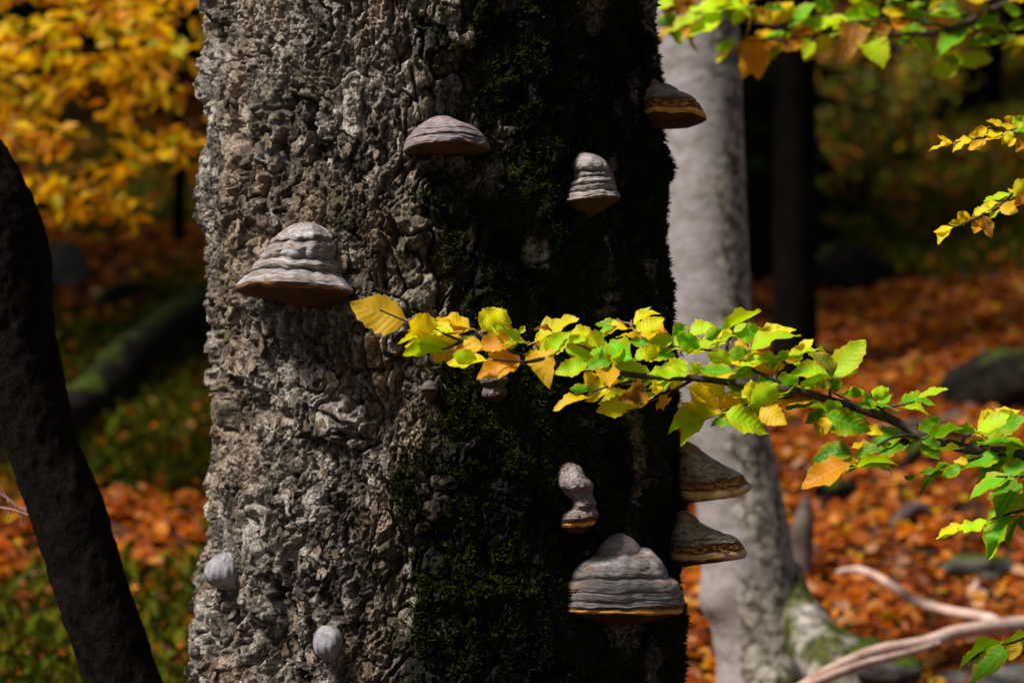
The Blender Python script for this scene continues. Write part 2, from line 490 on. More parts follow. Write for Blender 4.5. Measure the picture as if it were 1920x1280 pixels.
def bark_height(phi, z):
    u = phi * 0.44
    w1 = (fbm(u * 16, z * 13, oct=4, seed=1) - 0.5) * 0.075
    w2 = (fbm(u * 16 + 40, z * 13, oct=4, seed=2) - 0.5) * 0.075
    f1, f2, cid, cx, cy = voronoi((u + w1) / 0.038, (z + w2) / 0.062, 3)
    w3 = (fbm(u * 80, z * 60, oct=2, seed=6) - 0.5) * 0.25
    edge = sstep(0.0, 0.20, f2 - f1 + w3 * 0.35)
    vis = sstep(0.36, 0.62, fbm(u * 6, z * 4, oct=3, seed=21))            # where plates have broken apart
    # exfoliating scales: ledges of a warped noise field
    t = fbm(u * 21 + w1 * 12, z * 13 + w2 * 12, oct=4, seed=5, gain=0.55) * 9.0
    fr = t - np.floor(t)
    ledge = np.floor(t) + sstep(0.0, 0.22, fr) + 0.35 * fr
    gid = _h(np.floor(t), np.floor(u * 22 + w1 * 90), np.floor(z * 15 + w2 * 90), 77)
    # wrinkles, drawn out upwards
    q1 = 1 - np.abs(2 * fbm(u * 66 + w1 * 25, z * 22 + w2 * 25, oct=4, seed=51, gain=0.6) - 1)
    q2 = 1 - np.abs(2 * fbm(u * 150, z * 75, oct=3, seed=52, gain=0.6) - 1)
    q3 = 1 - np.abs(2 * vnoise(u * 255, z * 190, None, 53) - 1)
    furrow = np.abs(fbm(u * 22 + w1 * 34, z * 5.0 + w2 * 9, oct=4, seed=61) - 0.5) * 2
    h = 0.0185 * (edge - 1) * (0.15 + 0.85 * vis) + 0.0045 * (cid - 0.5) * edge
    h = h + 0.0062 * (ledge - 4.5) * (0.35 + 0.9 * vis)
    h = h - 0.0075 * (1 - sstep(0.35, 0.72, q1)) * (0.5 + 0.8 * (1 - vis)) + (0.0060 * (q2 - 0.6) + 0.0040 * (q3 - 0.6)) * (0.55 + 0.65 * (1 - vis))
    h = h + 0.013 * (sstep(0.0, 0.16, furrow) - 1)
    h = h + 0.010 * (fbm(u * 30, z * 18, oct=4, seed=71, gain=0.65) - 0.5)
    h = h + 0.022 * (fbm(u * 3.0, z * 2.0, oct=2, seed=81) - 0.5)
    h = h * 1.35 - 0.010
    return np.clip(h, -0.045, 0.024), cid, gid

dz = 0.0021
zlo, zhi = CAMZ - 0.72, CAMZ + 0.70
zrow = np.concatenate([np.linspace(-0.25, zlo - 0.03, 26), np.arange(zlo, zhi, dz), np.linspace(zhi + 0.03, 7.0, 50)])
phis = np.concatenate([np.radians(np.linspace(-180, -101, 22)), np.radians(np.arange(-99.5, 99.6, 0.27)), np.radians(np.linspace(101, 178, 22))])
PH, ZZ = np.meshgrid(phis, zrow)
hh, cid, gid = bark_height(PH, ZZ)
mm, mpx, mpy, uu = moss_mask(PH, ZZ)
fine_moss = 0.010 * mm * (0.35 + fbm(uu * 30, ZZ * 30, oct=4, seed=91))
c0, r0 = trunk_geo(ZZ)
RR = r0 + hh * (1 - 0.45 * mm) + fine_moss
TX = c0 + RR * np.sin(PH); TY = AXD - RR * np.cos(PH)
tree = empty('old_tree', (float(trunk_geo(0.0)[0]), AXD, 0.0))
tag(tree, 'thick old tree trunk with scaly grey bark and dark moss bearing bracket fungi', 'tree')
trunk = mesh_obj('trunk', np.stack([TX, TY, ZZ], -1).reshape(-1, 3), grid_faces(len(zrow), len(phis), True), M['bark'])
tone = 0.25 + 0.5 * (0.45 * cid + 0.55 * gid)
tone = tone + 0.18 * (fbm(uu * 6, ZZ * 4, oct=2, seed=99) - 0.5)
warm = np.clip(sstep(0.45, 0.62, fbm(uu * 9, ZZ * 5, oct=3, seed=101)) * 0.7 * (0.4 + cid) + sstep(620, 900, mpx) * 0.35, 0, 1)
add_color(trunk.data, 'bark', np.stack([np.clip(tone, 0, 1), warm, np.clip(mm * 1.15, 0, 1)], -1).reshape(-1, 3))
child(trunk, tree)

# moss fronds
def moss_fronds(n, parent):
    ph = rng.uniform(-0.35, 1.62, n * 4); z = rng.uniform(zlo - 0.02, zhi + 0.02, n * 4)
    m, px, py, u = moss_mask(ph, z)
    clump = fbm(u * 26, z * 26, oct=3, seed=111)
    keep = rng.uniform(0, 1, len(ph)) < m * sstep(0.30, 0.62, clump)
    ph, z, m, clump = ph[keep][:n], z[keep][:n], m[keep][:n], clump[keep][:n]
    h = bark_height(ph, z)[0]
    c, r = trunk_geo(z)
    mf = 0.010 * m * (0.35 + fbm(ph * 0.44 * 30, z * 30, oct=4, seed=91))
    r = r + h * (1 - 0.45 * m) + mf - 0.0015
    N = np.stack([np.sin(ph), -np.cos(ph), np.zeros_like(ph)], -1)
    B = np.stack([c, np.full_like(c, AXD), z], -1) + N * r[:, None]
    n = len(ph)
    d = N * rng.uniform(0.5, 1.0, (n, 1)) + rng.normal(0, 0.5, (n, 3)) + np.array([0, 0, 0.25])
    d /= np.linalg.norm(d, axis=1)[:, None]
    L = rng.uniform(0.005, 0.013, (n, 1)) * (0.6 + 1.0 * clump[:, None])
    s = np.cross(d, rng.normal(0, 1, (n, 3))); s /= np.linalg.norm(s, axis=1)[:, None]
    wv = L * rng.uniform(0.10, 0.2, (n, 1))
    V = np.stack([B - s * wv, B + s * wv, B + d * L * 0.6 + s * wv * 0.8, B + d * L], 1).reshape(-1, 3)
    i = np.arange(n)[:, None] * 4
    F = np.concatenate([i, i + 1, i + 2, i + 3], 1)
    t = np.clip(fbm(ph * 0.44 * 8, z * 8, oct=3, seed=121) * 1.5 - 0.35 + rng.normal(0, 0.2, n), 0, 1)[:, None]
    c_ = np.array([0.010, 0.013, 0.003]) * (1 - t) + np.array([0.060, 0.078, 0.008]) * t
    o = mesh_obj('moss', V, F, M['moss'], False)
    add_color(o.data, 'tint', np.repeat(c_, 4, 0))
    tag(o, 'dark green moss cushions on the shaded side of the trunk', None, None, 'stuff')
    child(o, parent)
moss_fronds(120000, tree)

# loose bark plates
def bark_plate_mesh(i):
    r = random.Random(100 + i)
    nx, nz = 5, 5
    V = []
    for layer in (0, 1):
        for a in range(nz):
            for b in range(nx):
                s = b / (nx - 1) * 2 - 1; t = a / (nz - 1) * 2 - 1
                k = 1.0 / max(1.0, math.hypot(s, t) * 0.86)
                x = s * k * (1 + 0.22 * math.sin(a * 2.1 + i)) + r.uniform(-.10, .10); z = t * k * (1 + 0.2 * math.sin(b * 1.7 + i * 2)) + r.uniform(-.10, .10)
                y = (-0.16 - 0.10 * (1 - t) * (0.3 + 0.7 * abs(math.sin(i))) + r.uniform(-.05, .05)) if layer == 0 else 0.25
                V.append((x, y, z))
    F = []
    n = nx * nz
    for a in range(nz - 1):
        for b in range(nx - 1):
            p = a * nx + b
            F.append((p, p + 1, p + nx + 1, p + nx))
    rim = [b for b in range(nx)] + [a * nx + nx - 1 for a in range(1, nz)] + [(nz - 1) * nx + b for b in range(nx - 2, -1, -1)] + [a * nx for a in range(nz - 2, 0, -1)]
    for p, q in zip(rim, rim[1:] + rim[:1]):
        F.append((q, p, p + n, q + n))
    o = mesh_obj('bark_plate', V, F, M['bark'])
    tn = r.uniform(0.42, 0.60)
    add_color(o.data, 'bark', np.tile([tn, r.choice([0, 0.2, 0.7]), 0.0], (len(V), 1)))
    return o.data
plates = [bark_plate_mesh(i) for i in range(14)]
ntry = 0; placed = []
while len(placed) < 150 and ntry < 6000:
    ntry += 1
    ph = random.uniform(-1.25, 0.9); z = random.uniform(zlo + 0.06, zhi - 0.06)
    m = moss_mask(np.array([ph]), np.array([z]))
    if m[0][0] > 0.25: continue
    u = ph * 0.44
    sz = random.uniform(0.006, 0.0125)
    if any(math.hypot(u - a, z - b) < (sz + c) * 1.05 for a, b, c in placed): continue
    placed.append((u, z, sz))
    c, r = trunk_geo(z)
    hs = bark_height(np.array([ph - 0.02, ph, ph + 0.02, ph]), np.array([z, z - .006, z, z + .006]))[0]
    rr = float(r + np.max(hs) * 0.7 + np.mean(hs) * 0.3) - 0.001
    o = bpy.data.objects.new('bark_plate', random.choice(plates))
    o.location = (c + rr * math.sin(ph), AXD - rr * math.cos(ph), z)
    o.rotation_euler = (random.gauss(-0.05, 0.12), random.gauss(0, 0.5), ph + random.gauss(0, 0.14))
    o.scale = (sz * random.uniform(0.7, 1.05), random.uniform(0.004, 0.007), sz * random.uniform(1.0, 1.5))
    child(o, tree)

# ------------------------------------------------------------------ bracket fungi
def ring_rows(levels, sub, passes=1):
    L = np.array(levels, float)
    n = len(L)
    t = np.linspace(0, n - 1, (n - 1) * sub + 1)
    out = np.stack([np.interp(t, np.arange(n), L[:, k]) for k in range(L.shape[1])], -1)
    ker = np.array([1, 2, 3, 2, 1.0]); ker /= ker.sum()
    sm = out.copy()
    for rpt in range(passes):
        for k in range(L.shape[1]):
            e = np.concatenate([[sm[0, k]] * 2, sm[:, k], [sm[-1, k]] * 2])
            sm[:, k] = np.convolve(e, ker, 'valid')
        sm[0] = out[0]; sm[-1] = out[-1]
    sm[0] = out[0]; sm[-1] = out[-1]
    return sm

def rings_mesh(name, rows, D, mat, seed, v0, v1, wob=1.0, fine=1.0, nt=110, close_top=False, close_bot=False):
    """rows of (y left, y front, y right, x left, x right, reach), in pixels at depth D, become closed rings round the bracket"""
    th = np.linspace(0, 2 * np.pi, nt, endpoint=False)
    nr = len(rows)
    s = K * D
    T = np.tile(th, (nr, 1)); R = rows
    v = np.linspace(v0, v1, nr)[:, None] * np.ones_like(T)
    yl, yf, yr, xl, xr, p = [R[:, k][:, None] for k in range(6)]
    ct, st_ = np.cos(T), np.sin(T)
    hw = (xr - xl) / 2; cx = (xl + xr) / 2
    wv = (fbm(ct * 2.2 + seed, st_ * 2.2, v * 1.3, oct=3, seed=seed) - 0.5)
    w2 = (fbm(ct * 6.0 + seed, st_ * 6.0, v * 34, oct=3, seed=seed + 4) - 0.5)
    front = np.clip(st_, 0, 1)
    gr = 1 - np.abs(2 * fbm(ct * 1.5 + seed, st_ * 1.5, v * 15, oct=4, seed=seed + 12, gain=0.6) - 1)
    gr = sstep(0.35, 0.85, gr) - 0.6
    se = np.sign(ct) * np.abs(ct) ** 0.92
    X = cx + hw * se * (1 + 0.04 * wob * wv * front) + fine * (w2 * 3.0 + gr * 1.2 * se)
    dep = np.where(st_ > 0, p, 0.55 * p)
    Y = -dep * np.sign(st_) * np.abs(st_) ** 0.85 * (1 + 0.34 * wob * wv) - fine * (7.0 * w2 + 4.5 * gr) * front
    lat = (ct + 1) / 2
    ypx = yl * (1 - lat) + yr * lat + (yf - (yl + yr) / 2) * front ** 1.5
    w3 = (fbm(ct * 3.4 + seed + 9, st_ * 3.4, v * 2.0, oct=2, seed=seed + 8) - 0.5)
    ypx = ypx + w3 * wob * 9.0 * front * np.minimum(1, p / 60.0) + fine * 1.6 * w2
    W = np.stack([(X - 960) * s, D + Y * s, CAMZ - (ypx - 640) * s], -1).reshape(-1, 3)
    # move along the sight line so that nearer points keep their place in the ring's own silhouette
    F = grid_faces(nr, nt, True)[:, ::-1]
    F = [tuple(f) for f in F.tolist()]
    if close_top: F.append(tuple(range(nt)))
    if close_bot: F.append(tuple(range(nr * nt - 1, (nr - 1) * nt - 1, -1)))
    o = mesh_obj(name, W, F, mat)
    add_uv(o.data, np.stack([T / (2 * np.pi), v], -1).reshape(-1, 2))
    return o

def fungus(label, cap, margin=None, rim=None, under=None, cmat='cap_grey', mmat='crust', rmat='rim_cream', D=None, seed=1, wob=1.0, fine=1.0, knob=None, kmat='knob_brown'):
    allp = cap + (margin or []) + (rim or []) + (under or [])
    cx = (allp[len(cap) - 1][3] + allp[len(cap) - 1][4]) / 2; cy = allp[len(cap) - 1][1]
    if D is None: D = trunk_depth(cx, cy) - 0.004
    root = empty('bracket_fungus', P(cx, cy, D))
    tag(root, label, 'fungus', 'bracket fungi growing on the old trunk')
    prev = None; v = 0.0
    segs = [('cap', cap, M[cmat], 6)]
    if margin: segs.append(('margin', margin, M[mmat], 5))
    if rim: segs.append(('rim', rim, M[rmat], 5))
    if under: segs.append(('pore_surface', under, M['pores'], 5))
    for k, (nm, lv, mt, sub) in enumerate(segs):
        lv = ([prev] if prev else []) + lv
        rows = ring_rows(lv, sub, 6 if cmat == 'cap_smooth' else 1)
        span = len(lv) / 16.0
        f = fine * {'cap': 1.0, 'margin': 1.6, 'rim': 0.25, 'pore_surface': 0.0}[nm]
        o = rings_mesh(nm, rows, D, mt, seed, v, v + span, wob if nm != 'pore_surface' else wob * 0.6, f, close_top=(k == 0), close_bot=(k == len(segs) - 1))
        child(o, root); prev = lv[-1]; v += span
    if knob:
        o = rings_mesh('knob', ring_rows(knob, 6, 4), D + 0.006, M[kmat], seed + 30, 0, 0.5, 0.7, 0.4, 60, True, True)
        child(o, root)
    return root

fungus('large pale grey bell shaped fungus in four swelling tiers on bare bark', [
    (418, 416, 418, 566, 584, 8), (424, 422, 424, 548, 604, 40), (434, 430, 432, 530, 618, 62), (448, 444, 444, 512, 629, 78), (454, 450, 449, 507, 631, 80),
    (459, 453, 453, 508, 630, 72), (464, 457, 457, 503, 633, 84), (474, 468, 466, 496, 635, 93), (482, 480, 482, 489, 634, 92), (487, 486, 489, 488, 632, 84),
    (490, 489, 492, 483, 638, 97), (498, 496, 499, 475, 642, 107), (506, 503, 507, 473, 643, 105), (510, 506, 512, 475, 641, 95), (514, 509, 516, 468, 643, 104),
    (522, 515, 526, 457, 652, 120), (532, 523, 538, 447, 663, 136), (540, 531, 547, 442, 670, 144)],
    None, [(545, 536, 552, 443, 671, 143), (548, 541, 554, 446, 669, 136)],
    [(556, 553, 560, 466, 657, 112), (562, 566, 568, 498, 642, 72), (566, 577, 575, 530, 628, 20)], rmat='rim_dark', seed=11, wob=1.5)
fungus('low domed lilac grey fungus with three ridges at the edge of the moss', [
    (219, 218, 220, 818, 842, 10), (226, 222, 224, 804, 852, 36), (231, 227, 229, 796, 862, 50), (238, 234, 236, 785, 884, 66), (248, 243, 247, 775, 900, 80),
    (254, 246, 252, 771, 904, 80), (257, 248, 255, 768, 907, 88), (264, 255, 263, 762, 912, 95), (268, 259, 266, 761, 913, 90), (271, 261, 268, 759, 915, 98),
    (280, 268, 275, 757, 918, 103), (286, 272, 280, 757, 919, 102)], None, [(289, 274, 283, 759, 918, 97)],
    [(290, 284, 287, 775, 908, 70), (292, 292, 292, 800, 890, 25)], cmat='cap_lilac', rmat='rim_dark', seed=23, wob=0.7)
fungus('tall narrow grey fungus of stacked rolls on black moss', [
    (286, 285, 287, 1088, 1100, 6), (292, 289, 290, 1081, 1112, 26), (300, 295, 297, 1077, 1128, 42), (310, 306, 308, 1070, 1140, 55), (318, 316, 318, 1068, 1144, 60),
    (324, 321, 323, 1069, 1143, 54), (329, 323, 325, 1071, 1143, 48), (333, 325, 327, 1072, 1148, 56), (338, 331, 331, 1071, 1147, 59), (341, 334, 333, 1070, 1147, 53),
    (345, 337, 337, 1067, 1150, 63), (351, 343, 343, 1063, 1154, 69), (353, 348, 347, 1064, 1153, 62), (357, 350, 349, 1062, 1155, 69), (361, 357, 355, 1061, 1156, 70),
    (364, 360, 359, 1062, 1154, 64), (366, 362, 361, 1058, 1159, 72), (374, 370, 367, 1054, 1162, 80), (380, 374, 371, 1052, 1163, 80)],
    None, [(382, 377, 374, 1053, 1162, 76)], [(390, 392, 384, 1062, 1150, 52), (400, 405, 396, 1080, 1130, 28), (408, 411, 406, 1092, 1112, 8)],
    rmat='rim_dark', seed=37, wob=0.7)
fungus('grey hoof fungus with rusty crumbly margin and small brown knob on top', [
    (160, 159, 160, 1230, 1256, 20), (167, 163, 164, 1212, 1262, 40), (172, 168, 168, 1203, 1268, 50), (180, 174, 174, 1201, 1274, 58), (186, 178, 179, 1198, 1288, 64),
    (191, 181, 184, 1195, 1298, 70), (196, 187, 190, 1192, 1304, 73), (198, 189, 193, 1193, 1305, 67)],
    [(200, 191, 196, 1195, 1308, 66), (208, 198, 204, 1195, 1314, 70), (214, 206, 210, 1194, 1318, 72)],
    [(217, 210, 216, 1190, 1322, 75), (220, 213, 222, 1190, 1325, 74), (223, 217, 226, 1192, 1324, 69)],
    [(236, 230, 233, 1200, 1312, 50), (243, 242, 240, 1208, 1290, 25)], D=4.47, rmat='rim_orange', seed=41, wob=0.7, cmat='cap_rough', fine=1.5,
    knob=[(148, 147, 150, 1216, 1226, 8), (152, 150, 154, 1211, 1234, 22), (160, 158, 160, 1210, 1240, 30), (168, 166, 168, 1210, 1242, 32)])
fungus('brown grey hoof fungus jutting sideways, upper of two beside the smooth pale trunk', [
    (846, 845, 846, 1283, 1318, 20), (855, 852, 855, 1276, 1330, 36), (865, 862, 864, 1274, 1345, 48), (876, 873, 870, 1273, 1356, 58), (884, 882, 876, 1272, 1366, 60),
    (890, 888, 878, 1272, 1372, 66), (900, 896, 887, 1271, 1388, 72), (904, 899, 890, 1272, 1391, 67)],
    [(908, 903, 894, 1271, 1393, 68), (914, 911, 900, 1271, 1398, 72), (917, 914, 903, 1272, 1401, 72)],
    [(922, 920, 907, 1272, 1408, 77), (930, 928, 914, 1276, 1408, 76), (933, 931, 920, 1278, 1402, 68)],
    [(938, 936, 926, 1274, 1370, 45), (946, 940, 930, 1272, 1320, 20)], D=4.50, cmat='cap_rough', seed=53, wob=0.8, fine=1.7,
    knob=[(826, 825, 830, 1278, 1292, 8), (830, 829, 834, 1272, 1304, 24), (840, 838, 842, 1270, 1314, 34), (850, 848, 850, 1270, 1318, 36)])
fungus('cracked grey hoof fungus jutting sideways, lower of two beside the smooth pale trunk', [
    (978, 977, 977, 1272, 1310, 22), (985, 983, 984, 1266, 1322, 38), (993, 990, 991, 1262, 1336, 50), (1000, 997, 996, 1259, 1350, 58), (1008, 1004, 1000, 1257, 1358, 62),
    (1012, 1008, 1003, 1257, 1372, 67), (1018, 1014, 1009, 1256, 1382, 72), (1021, 1017, 1013, 1257, 1385, 66)],
    [(1028, 1025, 1020, 1256, 1390, 70), (1033, 1030, 1026, 1256, 1394, 71)],
    [(1037, 1035, 1032, 1254, 1400, 76), (1044, 1042, 1040, 1253, 1400, 75), (1047, 1046, 1044, 1256, 1396, 66)],
    [(1054, 1054, 1048, 1262, 1360, 42), (1062, 1060, 1052, 1270, 1310, 18)], D=4.47, cmat='cap_rough', seed=67, wob=0.8, fine=1.7,
    knob=[(957, 956, 960, 1276, 1290, 8), (961, 960, 964, 1270, 1300, 24), (970, 968, 972, 1266, 1309, 34), (980, 978, 980, 1266, 1313, 36)])
fungus('broad grey many ridged fungus with rounded hump on top, low on the mossy side', [
    (1030, 1028, 1027, 1150, 1215, 30), (1038, 1033, 1031, 1115, 1222, 60), (1046, 1040, 1040, 1085, 1230, 85), (1060, 1050, 1050, 1066, 1240, 105), (1075, 1063, 1065, 1059, 1248, 118),
    (1082, 1070, 1075, 1057, 1252, 121), (1085, 1074, 1081, 1057, 1252, 114), (1088, 1077, 1083, 1050, 1260, 126), (1097, 1086, 1090, 1044, 1270, 136), (1102, 1096, 1099, 1041, 1274, 136),
    (1105, 1099, 1104, 1042, 1274, 129), (1108, 1102, 1106, 1040, 1277, 138), (1115, 1110, 1114, 1040, 1278, 140), (1119, 1114, 1119, 1042, 1277, 132), (1121, 1116, 1121, 1039, 1281, 141),
    (1127, 1122, 1126, 1040, 1283, 143)], [(1130, 1125, 1130, 1042, 1281, 135), (1134, 1128, 1136, 1042, 1280, 135)],
    [(1139, 1131, 1143, 1043, 1279, 139), (1142, 1134, 1147, 1048, 1277, 132)],
    [(1150, 1146, 1152, 1070, 1262, 100), (1158, 1160, 1160, 1100, 1230, 60), (1166, 1172, 1166, 1130, 1190, 20)], rmat='rim_orange', seed=71, wob=1.0, mmat='rim_dark',
    knob=[(1000, 998, 1002, 1158, 1172, 10), (1006, 1003, 1008, 1138, 1186, 40), (1018, 1013, 1018, 1124, 1196, 62), (1032, 1026, 1030, 1116, 1204, 74), (1044, 1042, 1044, 1112, 1208, 78)], kmat='cap_lilac')
fungus('knobbly grey fungus lump narrowing to pinkish rolls with orange lower edge', [
    (867, 866, 868, 1062, 1075, 5), (874, 871, 874, 1050, 1088, 26), (884, 880, 884, 1044, 1094, 40), (895, 892, 896, 1042, 1100, 50), (903, 901, 902, 1042, 1108, 57),
    (910, 911, 908, 1045, 1112, 57), (914, 917, 913, 1050, 1112, 46), (922, 924, 920, 1056, 1110, 30), (932, 930, 930, 1066, 1111, 28), (938, 936, 935, 1074, 1114, 42),
    (945, 943, 942, 1074, 1117, 47), (950, 949, 948, 1073, 1116, 40), (956, 953, 952, 1066, 1116, 34), (962, 957, 957, 1055, 1120, 46), (972, 966, 964, 1051, 1122, 54)],
    [(976, 971, 968, 1051, 1121, 47), (979, 975, 974, 1053, 1116, 43)], [(984, 978, 978, 1050, 1117, 48), (988, 983, 982, 1052, 1114, 44)],
    [(994, 993, 990, 1060, 1105, 28), (999, 999, 998, 1070, 1095, 8)], rmat='rim_orange', mmat='rim_dark', seed=83, wob=0.9, cmat='cap_lilac')
fungus('small dark double fungus half hidden by the leaf spray', [
    (694, 693, 694, 924, 932, 6), (700, 698, 700, 908, 944, 26), (708, 703, 705, 900, 950, 38), (714, 709, 710, 899, 954, 44), (718, 714, 713, 900, 955, 44), (721, 718, 717, 902, 950, 32),
    (726, 724, 724, 906, 946, 24), (730, 728, 727, 906, 948, 32), (738, 736, 735, 903, 951, 37), (742, 741, 740, 904, 951, 35)], None, None,
    [(748, 748, 746, 908, 946, 22), (754, 754, 754, 920, 938, 6)], cmat='cap_dark', seed=91, wob=0.6)
fungus('small smooth blue grey fungus bulb near the ragged bark edge', [
    (1035, 1034, 1035, 420, 432, 3), (1038, 1036, 1037, 410, 441, 16), (1043, 1041, 1042, 401, 447, 26), (1049, 1047, 1047, 394, 450, 32), (1058, 1054, 1054, 386, 452, 40),
    (1070, 1066, 1064, 382, 455, 47), (1082, 1080, 1078, 383, 455, 47), (1092, 1092, 1092, 391, 454, 38), (1100, 1100, 1102, 402, 450, 24), (1104, 1104, 1106, 415, 440, 8)],
    seed=97, wob=0.9, fine=0.15, D=trunk_depth(425, 1070), cmat='cap_smooth')
fungus('small round pale grey fungus button low on bare bark', [
    (1172, 1171, 1172, 605, 622, 6), (1178, 1176, 1178, 596, 636, 20), (1186, 1183, 1186, 590, 642, 30), (1198, 1195, 1197, 587, 644, 38), (1212, 1210, 1210, 587, 644, 40),
    (1222, 1222, 1221, 590, 641, 34), (1232, 1232, 1232, 598, 634, 22), (1238, 1238, 1238, 608, 624, 8)], seed=101, wob=0.9, fine=0.15, cmat='cap_smooth')
fungus('tiny dark fungus nub over a black hollow under the yellow leaves', [
    (713, 712, 714, 802, 812, 5), (718, 717, 719, 795, 816, 14), (725, 723, 726, 790, 820, 20), (731, 728, 731, 788, 823, 23)], None, None,
    [(736, 733, 736, 790, 822, 18), (744, 744, 744, 796, 818, 10), (752, 752, 752, 802, 812, 4)], cmat='cap_dark', seed=103, wob=0.5, fine=0.4)
fungus('tiny pale fungus nub peeping between yellow leaves', [
    (630, 629, 630, 816, 822, 4), (636, 634, 634, 810, 825, 10), (644, 642, 642, 807, 826, 12), (650, 650, 650, 812, 822, 4)], cmat='cap_lilac', seed=107, wob=0.4, fine=0.2)

# ------------------------------------------------------------------ beech leaves
R0 = 0.62
def leaf_mesh(i):
    r = random.Random(i * 31 + 5)
    curl = r.uniform(-0.35, 0.75); fold = r.uniform(0.05, 0.6); wave = r.uniform(0.025, 0.06); twist = r.uniform(-0.8, 0.8)
    bend = r.uniform(-0.16, 0.16); ph = r.uniform(0, 6); asy = r.uniform(-0.12, 0.12)
    V, UV = [], []
    ns, q = 13, (-1, -0.55, 0, 0.55, 1)
    for a in range(ns):
        s = a / (ns - 1)
        hw = 0.335 * (math.sin(math.pi * min(1, s ** 0.80)) ** 0.74) * (1 - 0.10 * s)
        if a == ns - 1: hw = 0.004
        if a == ns - 2: hw *= 0.80
        if a == 0: hw = 0.02
        for t in q:
            wv = 1.0
            if abs(t) == 1: wv = 1 + (0.085 if a % 2 else -0.085) * r.uniform(0.4, 1.2) + 0.05 * math.sin(s * 9 + ph + t * 2) + asy * t
            y = t * hw * wv
            z = fold * abs(y) + wave * math.sin(s * 14 + ph + (0 if t > 0 else 1.7)) * abs(t) + r.uniform(-0.008, 0.008)
            a2 = twist * (s - 0.3)
            y, z = y * math.cos(a2) - z * math.sin(a2), y * math.sin(a2) + z * math.cos(a2)
            z -= curl * (s - 0.25) ** 2 - curl * 0.06
            V.append((s + (0.015 if abs(t) == 1 and a % 2 else 0), y + bend * s * (1 - s) * 2, z)); UV.append((s, t))
    F = grid_faces(ns, 5)[:, ::-1].tolist()
    k = len(V)                                       # leaf stalk
    for x in (-0.16, 0.02):
        for (yy, zz) in ((0, 0.012), (0.011, -0.006), (-0.011, -0.006)):
            V.append((x, yy, zz)); UV.append((0, 0))
    F += [(k, k + 1, k + 4, k + 3), (k + 1, k + 2, k + 5, k + 4), (k + 2, k, k + 3, k + 5)]
    o = mesh_obj('leaf', V, [tuple(f) for f in F], M['leaf'])
    add_uv(o.data, UV)
    return o.data
LEAVES = [leaf_mesh(i) for i in range(24)]
PAL = dict(G=(0.145, 0.48, 0.006), D=(0.075, 0.27, 0.008), L=(0.46, 0.74, 0.008), Y=(0.92, 0.66, 0.006), O=(0.74, 0.30, 0.012),
           B=(0.33, 0.115, 0.016), V=(0.21, 0.235, 0.018), C=(0.80, 0.50, 0.02), Q=(0.76, 0.74, 0.006), W=(0.50, 0.78, 0.01))

def near_depth(twigs, bx, by, D):
    best = None
    for pts in twigs:
        for (x, y, d) in pts:
            q = (x - bx) ** 2 + (y - by) ** 2
            if best is None or q < best[0]: best = (q, d)
    return best[1] if best and best[0] < 90 ** 2 else D

def put_leaf(parent, bx, by, tx, ty, W, key, D, jit=0.03):
    D = D + random.uniform(-jit, jit)
    W = W * 1.28
    tx, ty = bx + (tx - bx) * 1.10, by + (ty - by) * 1.10
    B = P(bx, by, D); T = P(tx, ty, D)
    a = T - B; La = a.length
    if La < 1e-5: return
    Wm = W * K * D
    ad = a / La
    side = Vector((-ad.z, 0, ad.x))
    if side.z < 0: side = -side
    dv = Vector((0, 1, 0))
    if Wm / La <= R0:
        c = max(Wm / La / R0, 0.10)
        c = min(1.0, c); s = math.sqrt(1 - c * c)
        sg = 1 if random.random() < (0.8 if key not in 'BO' else 0.5) else -1
        depth = random.uniform(-0.3, 0.3)
        A = (ad + dv * depth).normalized(); L = La * math.sqrt(1 + depth * depth)
        w = (side * c + dv * s * sg)
        w = (w - A * w.dot(A)).normalized()
    else:
        L = Wm / R0
        d = math.sqrt(max(L * L - La * La, 0)) * (-1 if random.random() < 0.7 else 1)
        A = ((a + dv * d) / L).normalized(); w = (side - A * side.dot(A)).normalized()
    n = A.cross(w)
    if n.z < 0: w = -w; n = -n
    m = Matrix((A, w, n)).transposed()
    o = bpy.data.objects.new('leaf', random.choice(LEAVES))
    o.rotation_euler = m.to_euler()
    o.scale = (L, L, L)
    o.location = B
    c = PAL[key]; j = random.uniform(0.85, 1.15); g = random.uniform(0.92, 1.08)
    o.color = (c[0] * j, c[1] * j * g, c[2], 1)
    child(o, parent)

def twig_obj(name, pts, r0, r1, parent, mat='twig', bump=0.15):
    n = len(pts)
    V, F = tube([P(*p) for p in pts], [r0 + (r1 - r0) * i / (n - 1) for i in range(n)], 7, bump, random.randint(1, 900), 4)
    o = mesh_obj(name, V, F, M[mat])
    child(o, parent)
    return o

